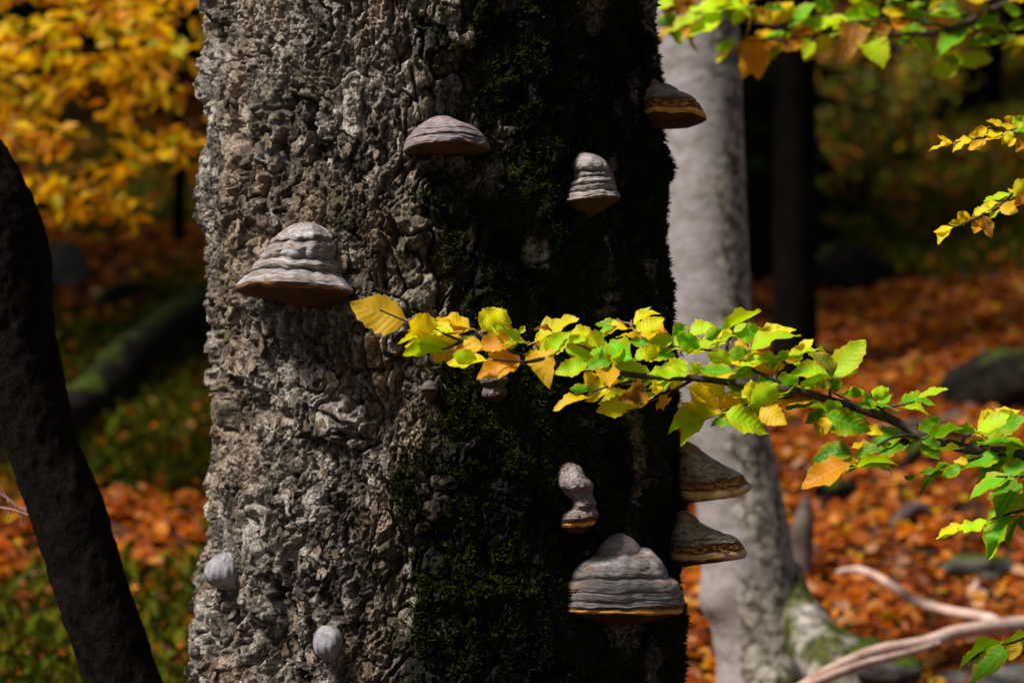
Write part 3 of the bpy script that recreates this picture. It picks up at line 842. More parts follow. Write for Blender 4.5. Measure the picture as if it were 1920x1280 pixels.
def build_branch(tree_root, D, main, r0, r1, twigs, leaves, buds=(), fill=0.0):
    def withd(pts, j=0.0):
        return [(p[0], p[1], (p[2] if len(p) > 2 else D) + random.uniform(-j, j)) for p in pts]
    main = withd(main, 0.01)
    br = twig_obj('branch', main, r0, r1, tree_root)
    polys = [main]
    for t in twigs:
        t = withd(t)
        # a twig starts where it meets the wood it grows from
        q = near_depth(polys, t[0][0], t[0][1], D)
        off = q - t[0][2]; dr = random.uniform(-0.06, 0.06)
        t = [(x, y, d + off + dr * i / (len(t) - 1)) for i, (x, y, d) in enumerate(t)]
        twig_obj('twig', t, 0.0034, 0.0013, br)
        polys.append(t)
    for b in buds:
        q = near_depth(polys, b[0][0], b[0][1], D)
        t = [(x, y, q) for x, y in b]
        twig_obj('bud_twig', t, 0.0030, 0.0012, br, 'twig_pale')
    dense = []
    for p in polys:
        for (a, b) in zip(p, p[1:]):
            for k in range(6):
                f = k / 6
                dense.append((a[0] * (1 - f) + b[0] * f, a[1] * (1 - f) + b[1] * f, a[2] * (1 - f) + b[2] * f))
    for (bx, by, tx, ty, W, key) in leaves:
        put_leaf(br, bx, by, tx, ty, W, key, near_depth([dense], bx, by, D))
        if fill and random.random() < fill:
            an = random.uniform(-0.9, 0.9); c_, s_ = math.cos(an), math.sin(an) * 0.5
            dx, dy = tx - bx, ty - by
            put_leaf(br, bx + random.uniform(-14, 14), by + random.uniform(-3, 9), bx + c_ * dx - s_ * dy, by + s_ * dx + c_ * dy, W * random.uniform(0.7, 1.0), random.choice(key * 4 + 'LQGY'), near_depth([dense], bx, by, D) + random.uniform(0.02, 0.09))
    return br

def LV(s):
    out = []
    for e in s.split(';'):
        e = e.split()
        if len(e) == 6: out.append((*[float(x) for x in e[:5]], e[5]))
    return out

MAIN_LEAVES = LV("""761 600 669 572 54 C;820 610 765 602 36 Y;880 615 822 600 15 Y;850 622 752 630 17 Q;906 617 951 582 38 Q;880 615 845 618 16 O;835 660 762 653 24 L;868 645 820 678 24 C;
905 650 850 655 23 C;862 640 825 635 14 Y;960 640 900 650 30 O;912 675 845 686 15 Q;895 672 850 670 20 L;975 678 902 695 32 O;975 638 925 612 25 L;975 625 983 611 9 L;985 641 935 638 11 Q;
1035 620 1007 612 8 B;1003 641 1081 609 22 Q;1003 645 1018 655 15 B;1010 652 1022 697 42 C;1025 665 1066 628 28 L;1100 638 1055 640 15 L;1110 625 1068 626 15 Q;1133 630 1100 640 26 Q;
1162 607 1121 610 12 G;1178 616 1125 624 15 Y;1198 632 1160 624 9 C;1188 607 1231 584 11 Q;1192 620 1241 596 21 Q;1245 622 1208 622 27 O;1240 628 1198 630 11 Y;1243 640 1212 640 20 B;
1262 635 1218 645 22 L;1135 672 1112 640 26 G;1128 672 1155 648 25 Q;1186 673 1149 643 36 G;1180 640 1215 645 15 G;1205 672 1232 648 23 Q;1222 670 1261 662 17 G;1158 680 1217 698 30 L;
1100 680 1045 693 24 L;1140 675 1065 662 24 L;1145 680 1100 684 18 G;1110 697 1100 722 19 Y;1145 684 1142 718 34 C;1120 700 1121 723 14 V;1112 730 1072 732 11 G;1165 715 1101 743 19 Q;
1102 746 1041 762 8 C;1210 705 1160 715 15 G;1208 722 1168 743 34 B;1178 752 1122 773 28 Q;1225 742 1172 768 15 Y;1228 738 1184 748 10 L;1258 705 1198 720 12 L;1235 718 1222 733 17 Y;
1258 712 1226 735 15 L;1252 738 1230 765 11 O;1290 700 1220 708 15 L;1290 690 1240 695 22 L;1295 705 1258 722 13 Y;1262 630 1285 613 22 G;1290 630 1336 611 19 L;1322 635 1350 617 18 G;
1312 652 1268 631 28 G;1300 645 1245 656 19 L;1350 642 1292 661 15 L;1358 618 1421 586 17 L;1360 622 1337 634 11 Y;1376 622 1398 609 10 L;1362 632 1368 618 15 Q;1378 630 1335 656 10 L;
1380 628 1432 632 29 G;1408 653 1481 616 19 L;1380 640 1397 651 15 C;1400 655 1367 670 22 G;1404 657 1420 662 9 Q;1372 682 1330 665 26 L;1390 685 1360 675 10 Y;1390 688 1443 667 13 L;
1460 675 1414 686 26 G;1455 668 1410 665 9 O;1408 680 1451 712 13 O;1462 675 1437 699 19 Y;1480 668 1456 664 15 G;1475 670 1533 656 11 L;1470 672 1503 671 19 C;1515 662 1533 668 9 Y;
1295 700 1312 682 20 L;1372 695 1312 697 20 G;1290 682 1242 690 17 L;1408 690 1380 706 26 G;1305 712 1359 743 26 Q;1290 727 1346 758 24 Y;1350 763 1362 742 22 C;1352 772 1283 767 18 C;
1345 776 1260 799 16 L;1361 775 1441 801 38 L;1375 790 1337 795 13 G;1362 770 1386 752 15 Y;1358 772 1396 760 9 Y;1408 757 1447 724 36 L;1405 752 1408 714 21 Q;1400 735 1362 715 19 D;
1400 745 1358 740 13 Q;1450 715 1408 718 11 G;1450 730 1493 707 30 G;1430 752 1506 721 19 L;1500 728 1549 705 11 L;1430 757 1467 789 32 C;1520 752 1460 757 15 O;1545 765 1480 764 10 D;
1566 705 1621 646 36 L;1562 705 1530 659 23 V;1558 702 1489 692 21 L;1568 706 1604 695 15 L;1556 708 1510 722 10 L;1558 714 1528 723 17 V;1562 712 1578 736 23 D;1615 742 1580 738 13 G;
1630 741 1612 756 23 G;1632 740 1659 729 21 L;1622 765 1680 757 10 G;1690 758 1751 752 13 G;1722 745 1769 728 8 L;1545 775 1567 751 27 G;1547 775 1511 789 17 D;1550 778 1616 801 40 G;
1548 782 1540 813 19 C;1560 772 1622 768 15 G;1655 812 1619 808 15 Y;1598 850 1529 851 28 D;1592 868 1507 899 28 O;1598 868 1605 858 13 Y;1605 875 1673 861 17 L;1605 876 1556 889 15 G;
1632 830 1600 842 8 Y;1648 842 1608 849 15 D;1645 850 1699 838 19 G;1640 868 1677 881 13 V;1690 815 1632 829 23 G;1728 818 1690 815 19 G;1725 815 1761 784 25 G;1738 818 1802 801 23 G;
1830 812 1788 810 15 G;1832 810 1885 777 17 L;1838 808 1915 790 40 G;1730 825 1753 853 23 G;1728 825 1766 836 17 D;1800 840 1754 851 11 V;1800 825 1775 831 15 G;1860 835 1811 839 13 D;
1845 830 1921 838 15 G;1885 848 1932 850 25 L;1870 850 1797 886 21 G;1890 855 1839 881 28 D;1815 868 1791 864 11 Y;1800 872 1769 891 17 G;1795 868 1711 899 8 D;1930 870 1871 891 19 G;
1895 895 1827 931 15 G;1905 898 1857 935 9 D;1915 905 1865 956 25 D;1925 940 1849 971 17 L;1805 985 1757 1004 11 Q;1850 975 1797 993 11 L;1905 965 1845 1026 15 G;1910 975 1892 1023 10 D;
1925 945 1899 959 15 Q;1915 965 1918 991 13 D;1950 860 1990 880 24 G;1960 900 2010 925 22 G;1985 880 2040 860 24 L;1950 960 1990 985 18 G;2020 905 2070 920 24 G""")
br_tree = empty('young_beech', P(2170, 1200, 3.9)); br_tree.location.z = float(gz(br_tree.location.x, 3.9))
tag(br_tree, 'slender beech whose long level spray of green and yellow leaves crosses the mossy trunk', 'tree')
bl = br_tree.location
V, F = tube([bl + Vector((0, 0, -0.15)), bl + Vector((0.01, 0, 0.5)), bl + Vector((-0.03, 0.02, 1.2)), bl + Vector((0.02, 0.03, 2.1)), bl + Vector((0.06, 0.0, 3.2))], [0.055, 0.045, 0.038, 0.030, 0.012], 12, 0.12, 5, 6)
child(mesh_obj('trunk', V, F, M['grey_wood']), br_tree)
SD = 3.9
build_branch(br_tree, 3.98, [(2168, 930, SD), (2060, 885, 3.92), (1960, 862, 3.94), (1885, 847), (1805, 840), (1765, 827), (1727, 818), (1699, 801), (1666, 785), (1611, 766), (1556, 750), (1497, 733), (1440, 726), (1371, 717), (1302, 709),
    (1219, 706), (1156, 698), (1056, 682), (1002, 670), (960, 659), (918, 647), (868, 638), (843, 630), (806, 613), (762, 602), (712, 581)], 0.0105, 0.0012,
    [[(1497, 733), (1452, 711), (1418, 697), (1396, 679), (1364, 664), (1326, 656), (1283, 652), (1245, 645)], [(1362, 662), (1365, 640), (1376, 628), (1385, 620)], [(1302, 709), (1280, 722), (1262, 732), (1240, 745), (1200, 758)],
     [(1490, 740), (1450, 752), (1410, 757), (1375, 765), (1353, 772)], [(1556, 750), (1557, 730), (1560, 712)], [(1690, 790), (1650, 772), (1616, 763), (1580, 745), (1561, 735)], [(1616, 764), (1650, 763), (1690, 759), (1715, 752)],
     [(1664, 784), (1655, 768), (1637, 757), (1633, 737)], [(1600, 764), (1570, 768), (1546, 776)], [(1727, 818), (1690, 816), (1660, 826), (1625, 850), (1606, 870)], [(1802, 838), (1810, 818), (1832, 810), (1845, 808)],
     [(1885, 848), (1840, 855), (1815, 862), (1796, 869)], [(1990, 870), (1950, 890), (1900, 893), (1868, 893)], [(2010, 875), (1970, 940), (1930, 953), (1895, 962), (1850, 975), (1800, 989)],
     [(1156, 698), (1130, 672), (1105, 655), (1080, 645)], [(1262, 650), (1235, 640), (1210, 635)], [(918, 648), (905, 630), (885, 615), (870, 610)], [(1056, 682), (1020, 672), (985, 678), (950, 676), (905, 672)],
     [(868, 638), (845, 650), (828, 655)], [(1219, 706), (1190, 720), (1150, 722), (1110, 735)], [(1002, 669), (1010, 655), (1003, 643)], [(1452, 711), (1460, 690), (1470, 674)]],
    MAIN_LEAVES, [[(1207, 640), (1200, 631), (1187, 616), (1181, 607), (1168, 604), (1153, 598)], [(1183, 609), (1185, 599)], [(1404, 660), (1407, 648), (1404, 640)], [(1283, 652), (1276, 662), (1282, 668)], [(1452, 711), (1456, 697), (1461, 685)]], 0.62)

TOP_LEAVES = LV("""1300 -5 1248 18 32 B;1395 13 1303 18 24 W;1312 25 1262 58 17 W;1350 25 1297 72 26 W;1395 13 1376 45 19 W;1395 13 1403 -3 11 W;1397 13 1413 34 15 L;1397 14 1408 64 9 B;1300 35 1292 89 17 B;
1250 55 1283 79 15 D;1270 35 1234 40 22 D;1262 55 1236 62 9 Y;1300 52 1267 69 15 O;1395 40 1357 30 15 D;1450 42 1404 25 22 C;1445 42 1481 11 28 Y;1470 15 1434 18 15 D;1482 45 1531 12 24 G;
1475 55 1541 42 17 G;1590 38 1516 61 15 L;1470 62 1431 72 13 G;1450 62 1419 70 8 Y;1385 75 1346 99 11 G;1375 87 1347 118 8 Q;1418 75 1417 139 46 O;1400 75 1383 104 15 B;1470 75 1436 93 17 O;
1462 88 1432 109 15 G;1483 72 1467 103 28 B;1500 72 1498 101 28 O;1525 80 1507 109 21 L;1540 68 1554 98 32 Q;1530 62 1484 65 15 B;1585 75 1573 94 15 O;1602 47 1589 98 44 B;1630 70 1637 113 50 L;
1600 42 1559 60 15 L;1650 25 1584 36 20 G;1640 15 1606 15 24 L;1660 15 1691 1 24 D;1695 28 1657 22 15 Y;1700 20 1665 8 16 B;1680 30 1672 61 28 O;1655 40 1634 66 26 B;1690 32 1736 30 9 G;
1700 20 1734 7 8 G;1690 62 1736 55 11 G;1710 72 1744 97 13 L;1705 75 1681 82 15 G;1772 2 1743 19 17 Y;1822 -12 1822 21 38 Y;1800 25 1734 36 17 G;1800 15 1764 8 15 D;1870 25 1837 46 26 G;
1915 25 1879 12 18 G;1830 52 1889 50 11 G;1825 58 1757 99 19 G;1798 120 1761 100 19 V;1797 123 1748 139 24 L;1803 122 1855 115 26 L;1815 90 1863 78 17 G;1900 70 1861 82 13 G;1930 80 1881 87 15 Q;
1925 45 1894 55 15 G;1925 0 1891 2 11 Y;1560 20 1530 -5 22 G;1620 0 1590 -18 26 L;1700 -8 1660 -22 24 G;1420 -5 1380 -20 26 Y;1350 -8 1320 -25 26 O;1260 10 1232 -8 28 L;1960 30 1990 60 28 G;1960 60 2000 95 26 L;1240 70 1222 90 18 O""")
tb_tree = empty('young_beech', P(2330, 1200, 5.8)); tb_tree.location.z = float(gz(tb_tree.location.x, 5.8))
tag(tb_tree, 'beech whose high spray of green, yellow and brown leaves hangs before the smooth pale trunk', 'tree')
bl = tb_tree.location
V, F = tube([bl + Vector((0, 0, -0.15)), bl + Vector((0.02, 0, 0.8)), bl + Vector((-0.02, 0.03, 1.7)), bl + Vector((0.02, 0.03, 2.6)), bl + Vector((0.06, 0.0, 3.8))], [0.075, 0.062, 0.052, 0.042, 0.018], 12, 0.12, 15, 6)
child(mesh_obj('trunk', V, F, M['grey_wood']), tb_tree)
build_branch(tb_tree, 5.85, [(2330, -190, 5.8), (2150, -110, 5.84), (1990, -35, 5.86), (1940, -10), (1895, 5), (1850, 25), (1800, 50), (1760, 62), (1680, 65), (1640, 57), (1600, 52), (1540, 65), (1480, 72), (1440, 77), (1390, 75)], 0.016, 0.0014,
    [[(1790, 53), (1740, 45), (1690, 35), (1640, 38), (1580, 43), (1520, 58)], [(1825, 38), (1826, 46), (1822, 52), (1830, 57), (1824, 72), (1815, 88), (1799, 97), (1798, 123)], [(1920, -2), (1860, -30), (1790, -20), (1775, 0), (1740, 25), (1720, 55), (1700, 80), (1665, 110), (1640, 130), (1605, 144), (1560, 142)],
     [(1540, 65), (1470, 52), (1395, 43), (1300, 45), (1234, 51)], [(1300, 45), (1350, 22), (1396, 13)], [(1640, 57), (1610, 50), (1595, 48)], [(1700, 65), (1670, 66), (1640, 68)], [(1895, 8), (1912, 24), (1930, 60), (1900, 70), (1870, 75)], [(1665, 110), (1680, 115), (1695, 114)]],
    TOP_LEAVES, (), 0.35)
SPRIG_A = LV("""1785 270 1746 277 7 Y;1785 268 1757 258 9 Y;1822 262 1787 276 12 Y;1830 247 1814 259 11 Q;1850 240 1824 256 16 Y;1848 262 1817 279 16 C;1880 232 1849 230 12 Y;1880 250 1844 252 10 Q;1912 238 1879 235 14 Y;
1905 230 1884 222 13 C;1930 228 1897 221 18 L;1900 248 1882 269 14 Q;1905 260 1891 273 9 Y;1925 255 1907 280 20 O;1930 245 1901 246 11 G;1880 257 1849 262 9 Y;1960 235 1935 250 20 L;1990 225 1960 210 22 Y""")
SPRIG_B = LV("""1790 425 1756 449 8 Q;1785 428 1755 436 8 Y;1805 422 1781 420 10 Y;1820 408 1792 401 16 Y;1838 405 1824 432 24 O;1843 405 1858 442 18 B;1862 395 1824 402 13 Q;1872 385 1856 408 10 L;1872 380 1842 389 9 Y;
1892 362 1847 381 10 L;1875 388 1903 399 20 C;1908 370 1882 381 12 Y;1903 368 1892 354 9 Y;1900 368 1926 339 24 Q;1925 365 1904 383 16 O;1960 345 1990 370 24 Y;1950 350 1935 325 20 L""")
SPRIG_C = LV("""1880 1205 1800 1241 22 G;1885 1212 1822 1272 28 G;1926 1189 1874 1211 13 L;1932 1205 1889 1222 26 V;1940 1190 1990 1180 26 G;1910 1200 1895 1235 18 C;1960 1195 2000 1220 26 G""")
build_branch(br_tree, 4.35, [(2172, 180, 3.92), (2060, 215, 4.2), (1940, 238), (1880, 250), (1830, 260), (1785, 269)], 0.008, 0.0013, [[(1880, 250), (1860, 240), (1840, 240)]], SPRIG_A)
build_branch(br_tree, 4.30, [(2172, 290, 3.92), (2050, 325, 4.2), (1945, 350), (1900, 368), (1860, 395), (1810, 418), (1785, 428)], 0.008, 0.0013, [[(1880, 382), (1890, 372), (1900, 362)]], SPRIG_B)
build_branch(br_tree, 4.25, [(2168, 1130, 3.95), (2050, 1160, 4.15), (1945, 1185), (1900, 1203), (1878, 1206)], 0.008, 0.0016, [], SPRIG_C)

# ------------------------------------------------------------------ dark leaning trunk
def trunk_tube(name, mids, parent, mat, nseg=40, sub=14, rough=0.03, seed=0, fineamp=0.0):
    """mids: (world point, radius)"""
    pts = [Vector(m[0]) for m in mids]; rads = [m[1] for m in mids]
    V, F = tube(pts, rads, nseg, 0, seed, sub)
    A = np.array([tuple(v) for v in V])
    n = len(A) // nseg
    C = A.reshape(n, nseg, 3).mean(1, keepdims=True)
    d = A.reshape(n, nseg, 3) - C
    nn = (fbm(A[:, 0] * 9, A[:, 1] * 9, A[:, 2] * 5, oct=4, seed=seed + 1) - 0.5).reshape(n, nseg, 1)
    if fineamp:
        q = fbm(A[:, 0] * 60, A[:, 1] * 60, A[:, 2] * 34, oct=3, seed=seed + 2).reshape(n, nseg, 1)
        nn = nn * rough * 2 + (q - 0.5) * fineamp
    else: nn = nn * rough * 2
    A = (C + d * (1 + nn)).reshape(-1, 3)
    return mesh_obj(name, A, F, M[mat])
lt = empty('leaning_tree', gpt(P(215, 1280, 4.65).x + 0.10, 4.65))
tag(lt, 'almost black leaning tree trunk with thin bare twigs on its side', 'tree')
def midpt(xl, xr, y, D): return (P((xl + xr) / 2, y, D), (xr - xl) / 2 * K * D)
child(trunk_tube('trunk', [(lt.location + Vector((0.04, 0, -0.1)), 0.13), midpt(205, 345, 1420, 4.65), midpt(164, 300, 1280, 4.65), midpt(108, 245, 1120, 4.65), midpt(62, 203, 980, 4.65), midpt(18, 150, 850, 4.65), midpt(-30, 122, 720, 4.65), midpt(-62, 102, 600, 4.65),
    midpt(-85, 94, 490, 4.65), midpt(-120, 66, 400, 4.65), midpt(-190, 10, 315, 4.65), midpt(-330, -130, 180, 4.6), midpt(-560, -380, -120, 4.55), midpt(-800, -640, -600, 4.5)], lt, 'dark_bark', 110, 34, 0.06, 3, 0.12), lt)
for k, pts in enumerate([[(60, 960), (35, 952), (15, 935), (-10, 918), (-60, 890)], [(60, 968), (20, 955), (-10, 950), (-60, 940)]]):
    twig_obj('twig', [(x, y, 4.65) for x, y in pts], 0.0035, 0.0022, lt, 'twig_pale')
for k, pts in enumerate([[(16, 940), (8, 925), (2, 912)], [(20, 955), (17, 966), (16, 974)], [(40, 962), (41, 972), (40, 982)]]):
    twig_obj('bud', [(x, y, 4.65) for x, y in pts], 0.0022, 0.0008, lt, 'twig_pale')

# ------------------------------------------------------------------ pale smooth beech behind
def tint_attr(o, arr): add_color(o.data, 'tint', arr)
PD = 6.6
pb = empty('pale_beech', gpt(P(1440, 1290, PD).x, PD))
tag(pb, 'smooth pale grey beech trunk with lichen spots and a mossy foot', 'tree')
def mp(xl, xr, y, D=PD): return (P((xl + xr) / 2, y, D), (xr - xl) / 2 * K * D)
o = trunk_tube('trunk', [mp(1330, 1640, 1430), mp(1342, 1545, 1300), mp(1342, 1512, 1220), mp(1330, 1498, 1120), mp(1312, 1480, 1000), mp(1300, 1458, 900), mp(1283, 1440, 800), mp(1262, 1418, 650), mp(1252, 1405, 500), mp(1246, 1398, 350),
    mp(1240, 1392, 180), mp(1228, 1384, 40), mp(1212, 1368, -150), mp(1190, 1340, -500), mp(1150, 1300, -1100), mp(1110, 1240, -2000)], pb, 'pale_bark', 56, 14, 0.035, 21)
A = np.array([tuple(v.co) for v in o.data.vertices])
apx = 960 + A[:, 0] / (K * A[:, 1]); apy = 640 - (A[:, 2] - CAMZ) / (K * A[:, 1])
cen = np.interp(apy, [0, 500, 900, 1280], [1308, 1330, 1380, 1440])
wn_ = fbm(A[:, 0] * 8, A[:, 1] * 8, A[:, 2] * 4, oct=3, seed=77)
wn_ = wn_ + 0.9 * (fbm(A[:, 0] * 22, A[:, 1] * 22, A[:, 2] * 12, oct=3, seed=78) - 0.5)
lich = sstep(0.42, 0.56, wn_ + (apx - cen - 22) / 150.0 + np.clip((apy - 950) / 700, 0, .3)) * 0.9
mossm = sstep(0.45, 0.65, wn_ + (apx - cen - 58) / 90.0 + (apy - 1190) / 260.0)
for (bx, by, am, rad) in ((1336, 1128, 0.022, 0.045), (1350, 1100, 0.012, 0.09)):
    c_ = np.array(P(bx, by, PD)); q_ = np.exp(-((A[:, 0] - c_[0]) ** 2 * 0.6 + (A[:, 2] - c_[2]) ** 2) / rad ** 2) * (A[:, 0] < P(1400, 0, PD).x)
    A[:, 0] -= am * q_; A[:, 1] -= am * 0.5 * q_
o.data.vertices.foreach_set('co', A.astype(np.float32).ravel()); o.data.update()
tint_attr(o, np.stack([lich, mossm, 0 * lich], -1))
child(o, pb)
# the mossy root running to the right
r1 = [P(1470, 1060, PD - 0.0), P(1492, 1130, PD - 0.06), P(1520, 1190, PD - 0.12), P(1560, 1250, PD - 0.18), P(1600, 1330, PD - 0.2)]
V, F = tube(r1, [0.03, 0.05, 0.07, 0.085, 0.08], 24, 0.7, 9, 8)
o = mesh_obj('root', V, F, M['pale_bark']); B_ = np.array([tuple(v) for v in V]); q_ = fbm(B_[:, 0] * 14, B_[:, 1] * 14, B_[:, 2] * 14, oct=3, seed=5)
tint_attr(o, np.stack([0.6 + 0 * q_, sstep(0.36, 0.5, q_), 0 * q_], -1)); child(o, pb)

def blob(name, c, r, mat, seed, rough=0.35, n=22):
    th = np.linspace(0, math.pi, n); ph = np.linspace(0, 2 * math.pi, n * 2, endpoint=False)
    T, Q = np.meshgrid(th, ph, indexing='ij')
    d = np.stack([np.sin(T) * np.cos(Q), np.sin(T) * np.sin(Q), np.cos(T)], -1)
    q = fbm(d[..., 0] * 1.4 + seed, d[..., 1] * 1.4, d[..., 2] * 1.4, oct=4, seed=seed)
    A = np.array(c) + d * np.array(r) * (1 + rough * (2 * q - 1))[..., None]
    return mesh_obj(name, A.reshape(-1, 3), grid_faces(n, n * 2, True), mat)

def mat_mossy(name, lo, hi, amount):
    t = NT(name)
    tc = t.n('TexCoord').outputs['Object']; g = t.n('NewGeometry')
    sz = t.n('SeparateXYZ'); t.l(g.outputs['Normal'], sz.inputs[0])
    n1 = t.noise(tc, 14, 6, 0.7); n2 = t.noise(tc, 4, 4, 0.6)
    col = t.ramp(n1, [(0.35, lo), (0.65, hi)])
    f = t.math('ADD', t.math('MULTIPLY', sz.outputs[2], 0.4), n2)
    mcol = t.ramp(n1, [(0.35, (0.020, 0.034, 0.004)), (0.65, (0.075, 0.105, 0.010))])
    col = t.mix(t.ramp(f, [(amount, (0, 0, 0)), (amount + 0.15, (1, 1, 1))]), col, mcol)
    return t.done(t.pbsdf(col, 0.9, 0.1, t.bump(n1, 0.9, 0.03)))
M['mossy_stone'] = mat_mossy('mossy_stone', (0.03, 0.027, 0.025), (0.12, 0.11, 0.10), 0.66)
M['mossy_log'] = mat_mossy('mossy_log', (0.005, 0.004, 0.003), (0.02, 0.015, 0.011), 0.80)

c = P(1610, 1215, 6.45)
o = blob('stone', (c.x, c.y, c.z - 0.05), (0.17, 0.12, 0.08), M['mossy_stone'], 3); COL.objects.link(o)
tag(o, 'grey mossy stone at the foot of the smooth pale trunk', 'stone')
c = P(1590, 1285, 6.0)
o = blob('stone', (c.x, c.y, c.z - 0.03), (0.07, 0.06, 0.03), M['stone'], 13); COL.objects.link(o)
tag(o, 'small flat bare grey stone under the peeled branches', 'stone')
c = ghit(1850, 1275); 
o = blob('stone', (c.x + 0.1, c.y, c.z - 0.03), (0.26, 0.16, 0.08), M['stone'], 33); COL.objects.link(o)
tag(o, 'dark bare stone below the single hanging sprig', 'stone')

# peeled dead branches on the ground, right
db = empty('dead_branch', P(1880, 1172, 6.5))
tag(db, 'forked pink barkless dead branch lying on the leaf litter', 'branch')
def px_tube(name, pts, r, parent, mat, ns=10, bump=0.15, seed=1):
    V, F = tube([P(*p) for p in pts], r, ns, bump, seed, 6)
    return child(mesh_obj(name, V, F, M[mat]), parent)
px_tube('limb', [(1480, 1300, 5.9), (1560, 1255, 6.0), (1640, 1222, 6.15), (1730, 1206, 6.3), (1800, 1185, 6.42), (1880, 1174, 6.5), (1960, 1165, 6.6), (2050, 1150, 6.8)], [0.012, 0.015, 0.017, 0.019, 0.021, 0.023, 0.024, 0.026], db, 'dead_wood')
px_tube('limb', [(1878, 1174, 6.5), (1850, 1158, 6.6), (1780, 1145, 6.75), (1725, 1130, 6.9), (1680, 1102, 7.05), (1640, 1078, 7.2), (1605, 1067, 7.3), (1570, 1072, 7.35)], [0.02, 0.016, 0.015, 0.014, 0.013, 0.012, 0.011, 0.006], db, 'dead_wood')
db2 = empty('dead_branch', P(1530, 1275, 5.85))
tag(db2, 'thinner pink barkless stick lying alongside the forked dead branch', 'branch')
px_tube('limb', [(1470, 1310, 5.75), (1540, 1275, 5.85), (1620, 1245, 6.0), (1700, 1225, 6.15), (1760, 1205, 6.3)], [0.012, 0.012, 0.011, 0.010, 0.006], db2, 'dead_wood')
db3 = empty('dead_branch', ghit(1830, 1120))
tag(db3, 'small pale forked stick standing up from the litter', 'branch')
d3 = db3.location.y
px_tube('limb', [(1800, 1130, d3), (1820, 1110, d3), (1830, 1100, d3), (1832, 1085, d3)], [0.014, 0.013, 0.012, 0.009], db3, 'dead_wood')
px_tube('limb', [(1820, 1110, d3), (1838, 1108, d3), (1850, 1112, d3)], [0.01, 0.009, 0.006], db3, 'dead_wood')
st = empty('dead_branch', ghit(1665, 1152))
tag(st, 'short stub of pink peeled wood lying beside the mossy stone', 'branch')
d4 = st.location.y
px_tube('limb', [(1640, 1148, d4), (1665, 1150, d4), (1690, 1158, d4)], [0.016, 0.018, 0.014], st, 'dead_wood')
sn = empty('stump', ghit(1500, 1085))
tag(sn, 'thin grey dead stem standing just behind the pale trunk', 'stump')
d5 = sn.location.y
px_tube('stem', [(1500, 1120, d5), (1500, 1040, d5), (1507, 980, d5), (1512, 930, d5)], [0.055, 0.045, 0.035, 0.012], sn, 'grey_wood')

def ground_log(label, pxa, pxb, r, mat, lift=0.5, name='fallen_log', bumps=0.2, seed=1):
    a, b = ghit(*pxa), ghit(*pxb)
    root = empty(name, a)
    pts = []
    for i in range(7):
        f = i / 6
        q = a.lerp(b, f); q.z = float(gz(q.x, q.y)) + r * lift + 0.04 * math.sin(f * 7 + seed)
        pts.append(q)
    V, F = tube(pts, [r * (1 - 0.35 * i / 6) for i in range(7)], 14, bumps, seed, 8)
    child(mesh_obj('log_trunk', V, F, M[mat]), root)
    return tag(root, label, 'log')
ground_log('dark mossy fallen log lying slantwise up the bank', (20, 880), (400, 600), 0.12, 'mossy_log', 1.0, seed=3)
ground_log('grey weathered fallen log on orange litter, under a mossy hump', (1640, 860), (1980, 690), 0.045, 'grey_wood', 0.8, seed=8)
ground_log('thin dark rotten log behind the leaf spray', (1540, 960), (1770, 835), 0.035, 'mossy_log', 0.6, seed=14)
ground_log('thin half buried dark branch among orange leaves', (1640, 1000), (1790, 965), 0.03, 'grey_wood', 0.6, seed=17)
ground_log('thin dark branch lying on the shaded red bank', (150, 590), (360, 545), 0.05, 'mossy_log', 0.6, seed=24)
for (px, py, r, lab, sd) in [(130, 515, (0.11, 0.10, 0.15), 'upright mossy boulder on the shaded red bank', 5), (1890, 735, (0.26, 0.25, 0.15), 'big moss covered hump beside the weathered log', 41),
                             (1590, 520, (0.26, 0.2, 0.16), 'dark mossy rock on the far green slope', 43), (1835, 1060, (0.12, 0.10, 0.05), 'low mossy stone in bright orange litter', 47)]:
    g = ghit(px, py + 20)
    o = blob('boulder', (g.x, g.y, g.z + r[2] * 0.45), r, M['mossy_stone'] if sd not in (41, 43) else M['mossy_log'], sd); COL.objects.link(o)
    tag(o, lab, 'boulder')

# ------------------------------------------------------------------ background trunks and spruces
def far_trunk(label, px, py, D, w, name='background_tree', lean=0.0, h=9.0):
    x = (px - 960) * K * D
    g = gpt(x, D)
    root = empty(name, g)
    r = w / 2 * K * D
    child(trunk_tube('trunk', [(g + Vector((0, 0, -0.2)), r * 1.35), (g + Vector((0, 0, 0.35)), r * 1.05), (g + Vector((lean * 0.3, 0, 1.5)), r), (g + Vector((lean, 0, 4)), r * 0.9), (g + Vector((lean * 1.6, 0, h)), r * 0.5)], root, 'far_bark', 20, 6, 0.06, int(px)), root)
    return tag(root, label, 'tree')

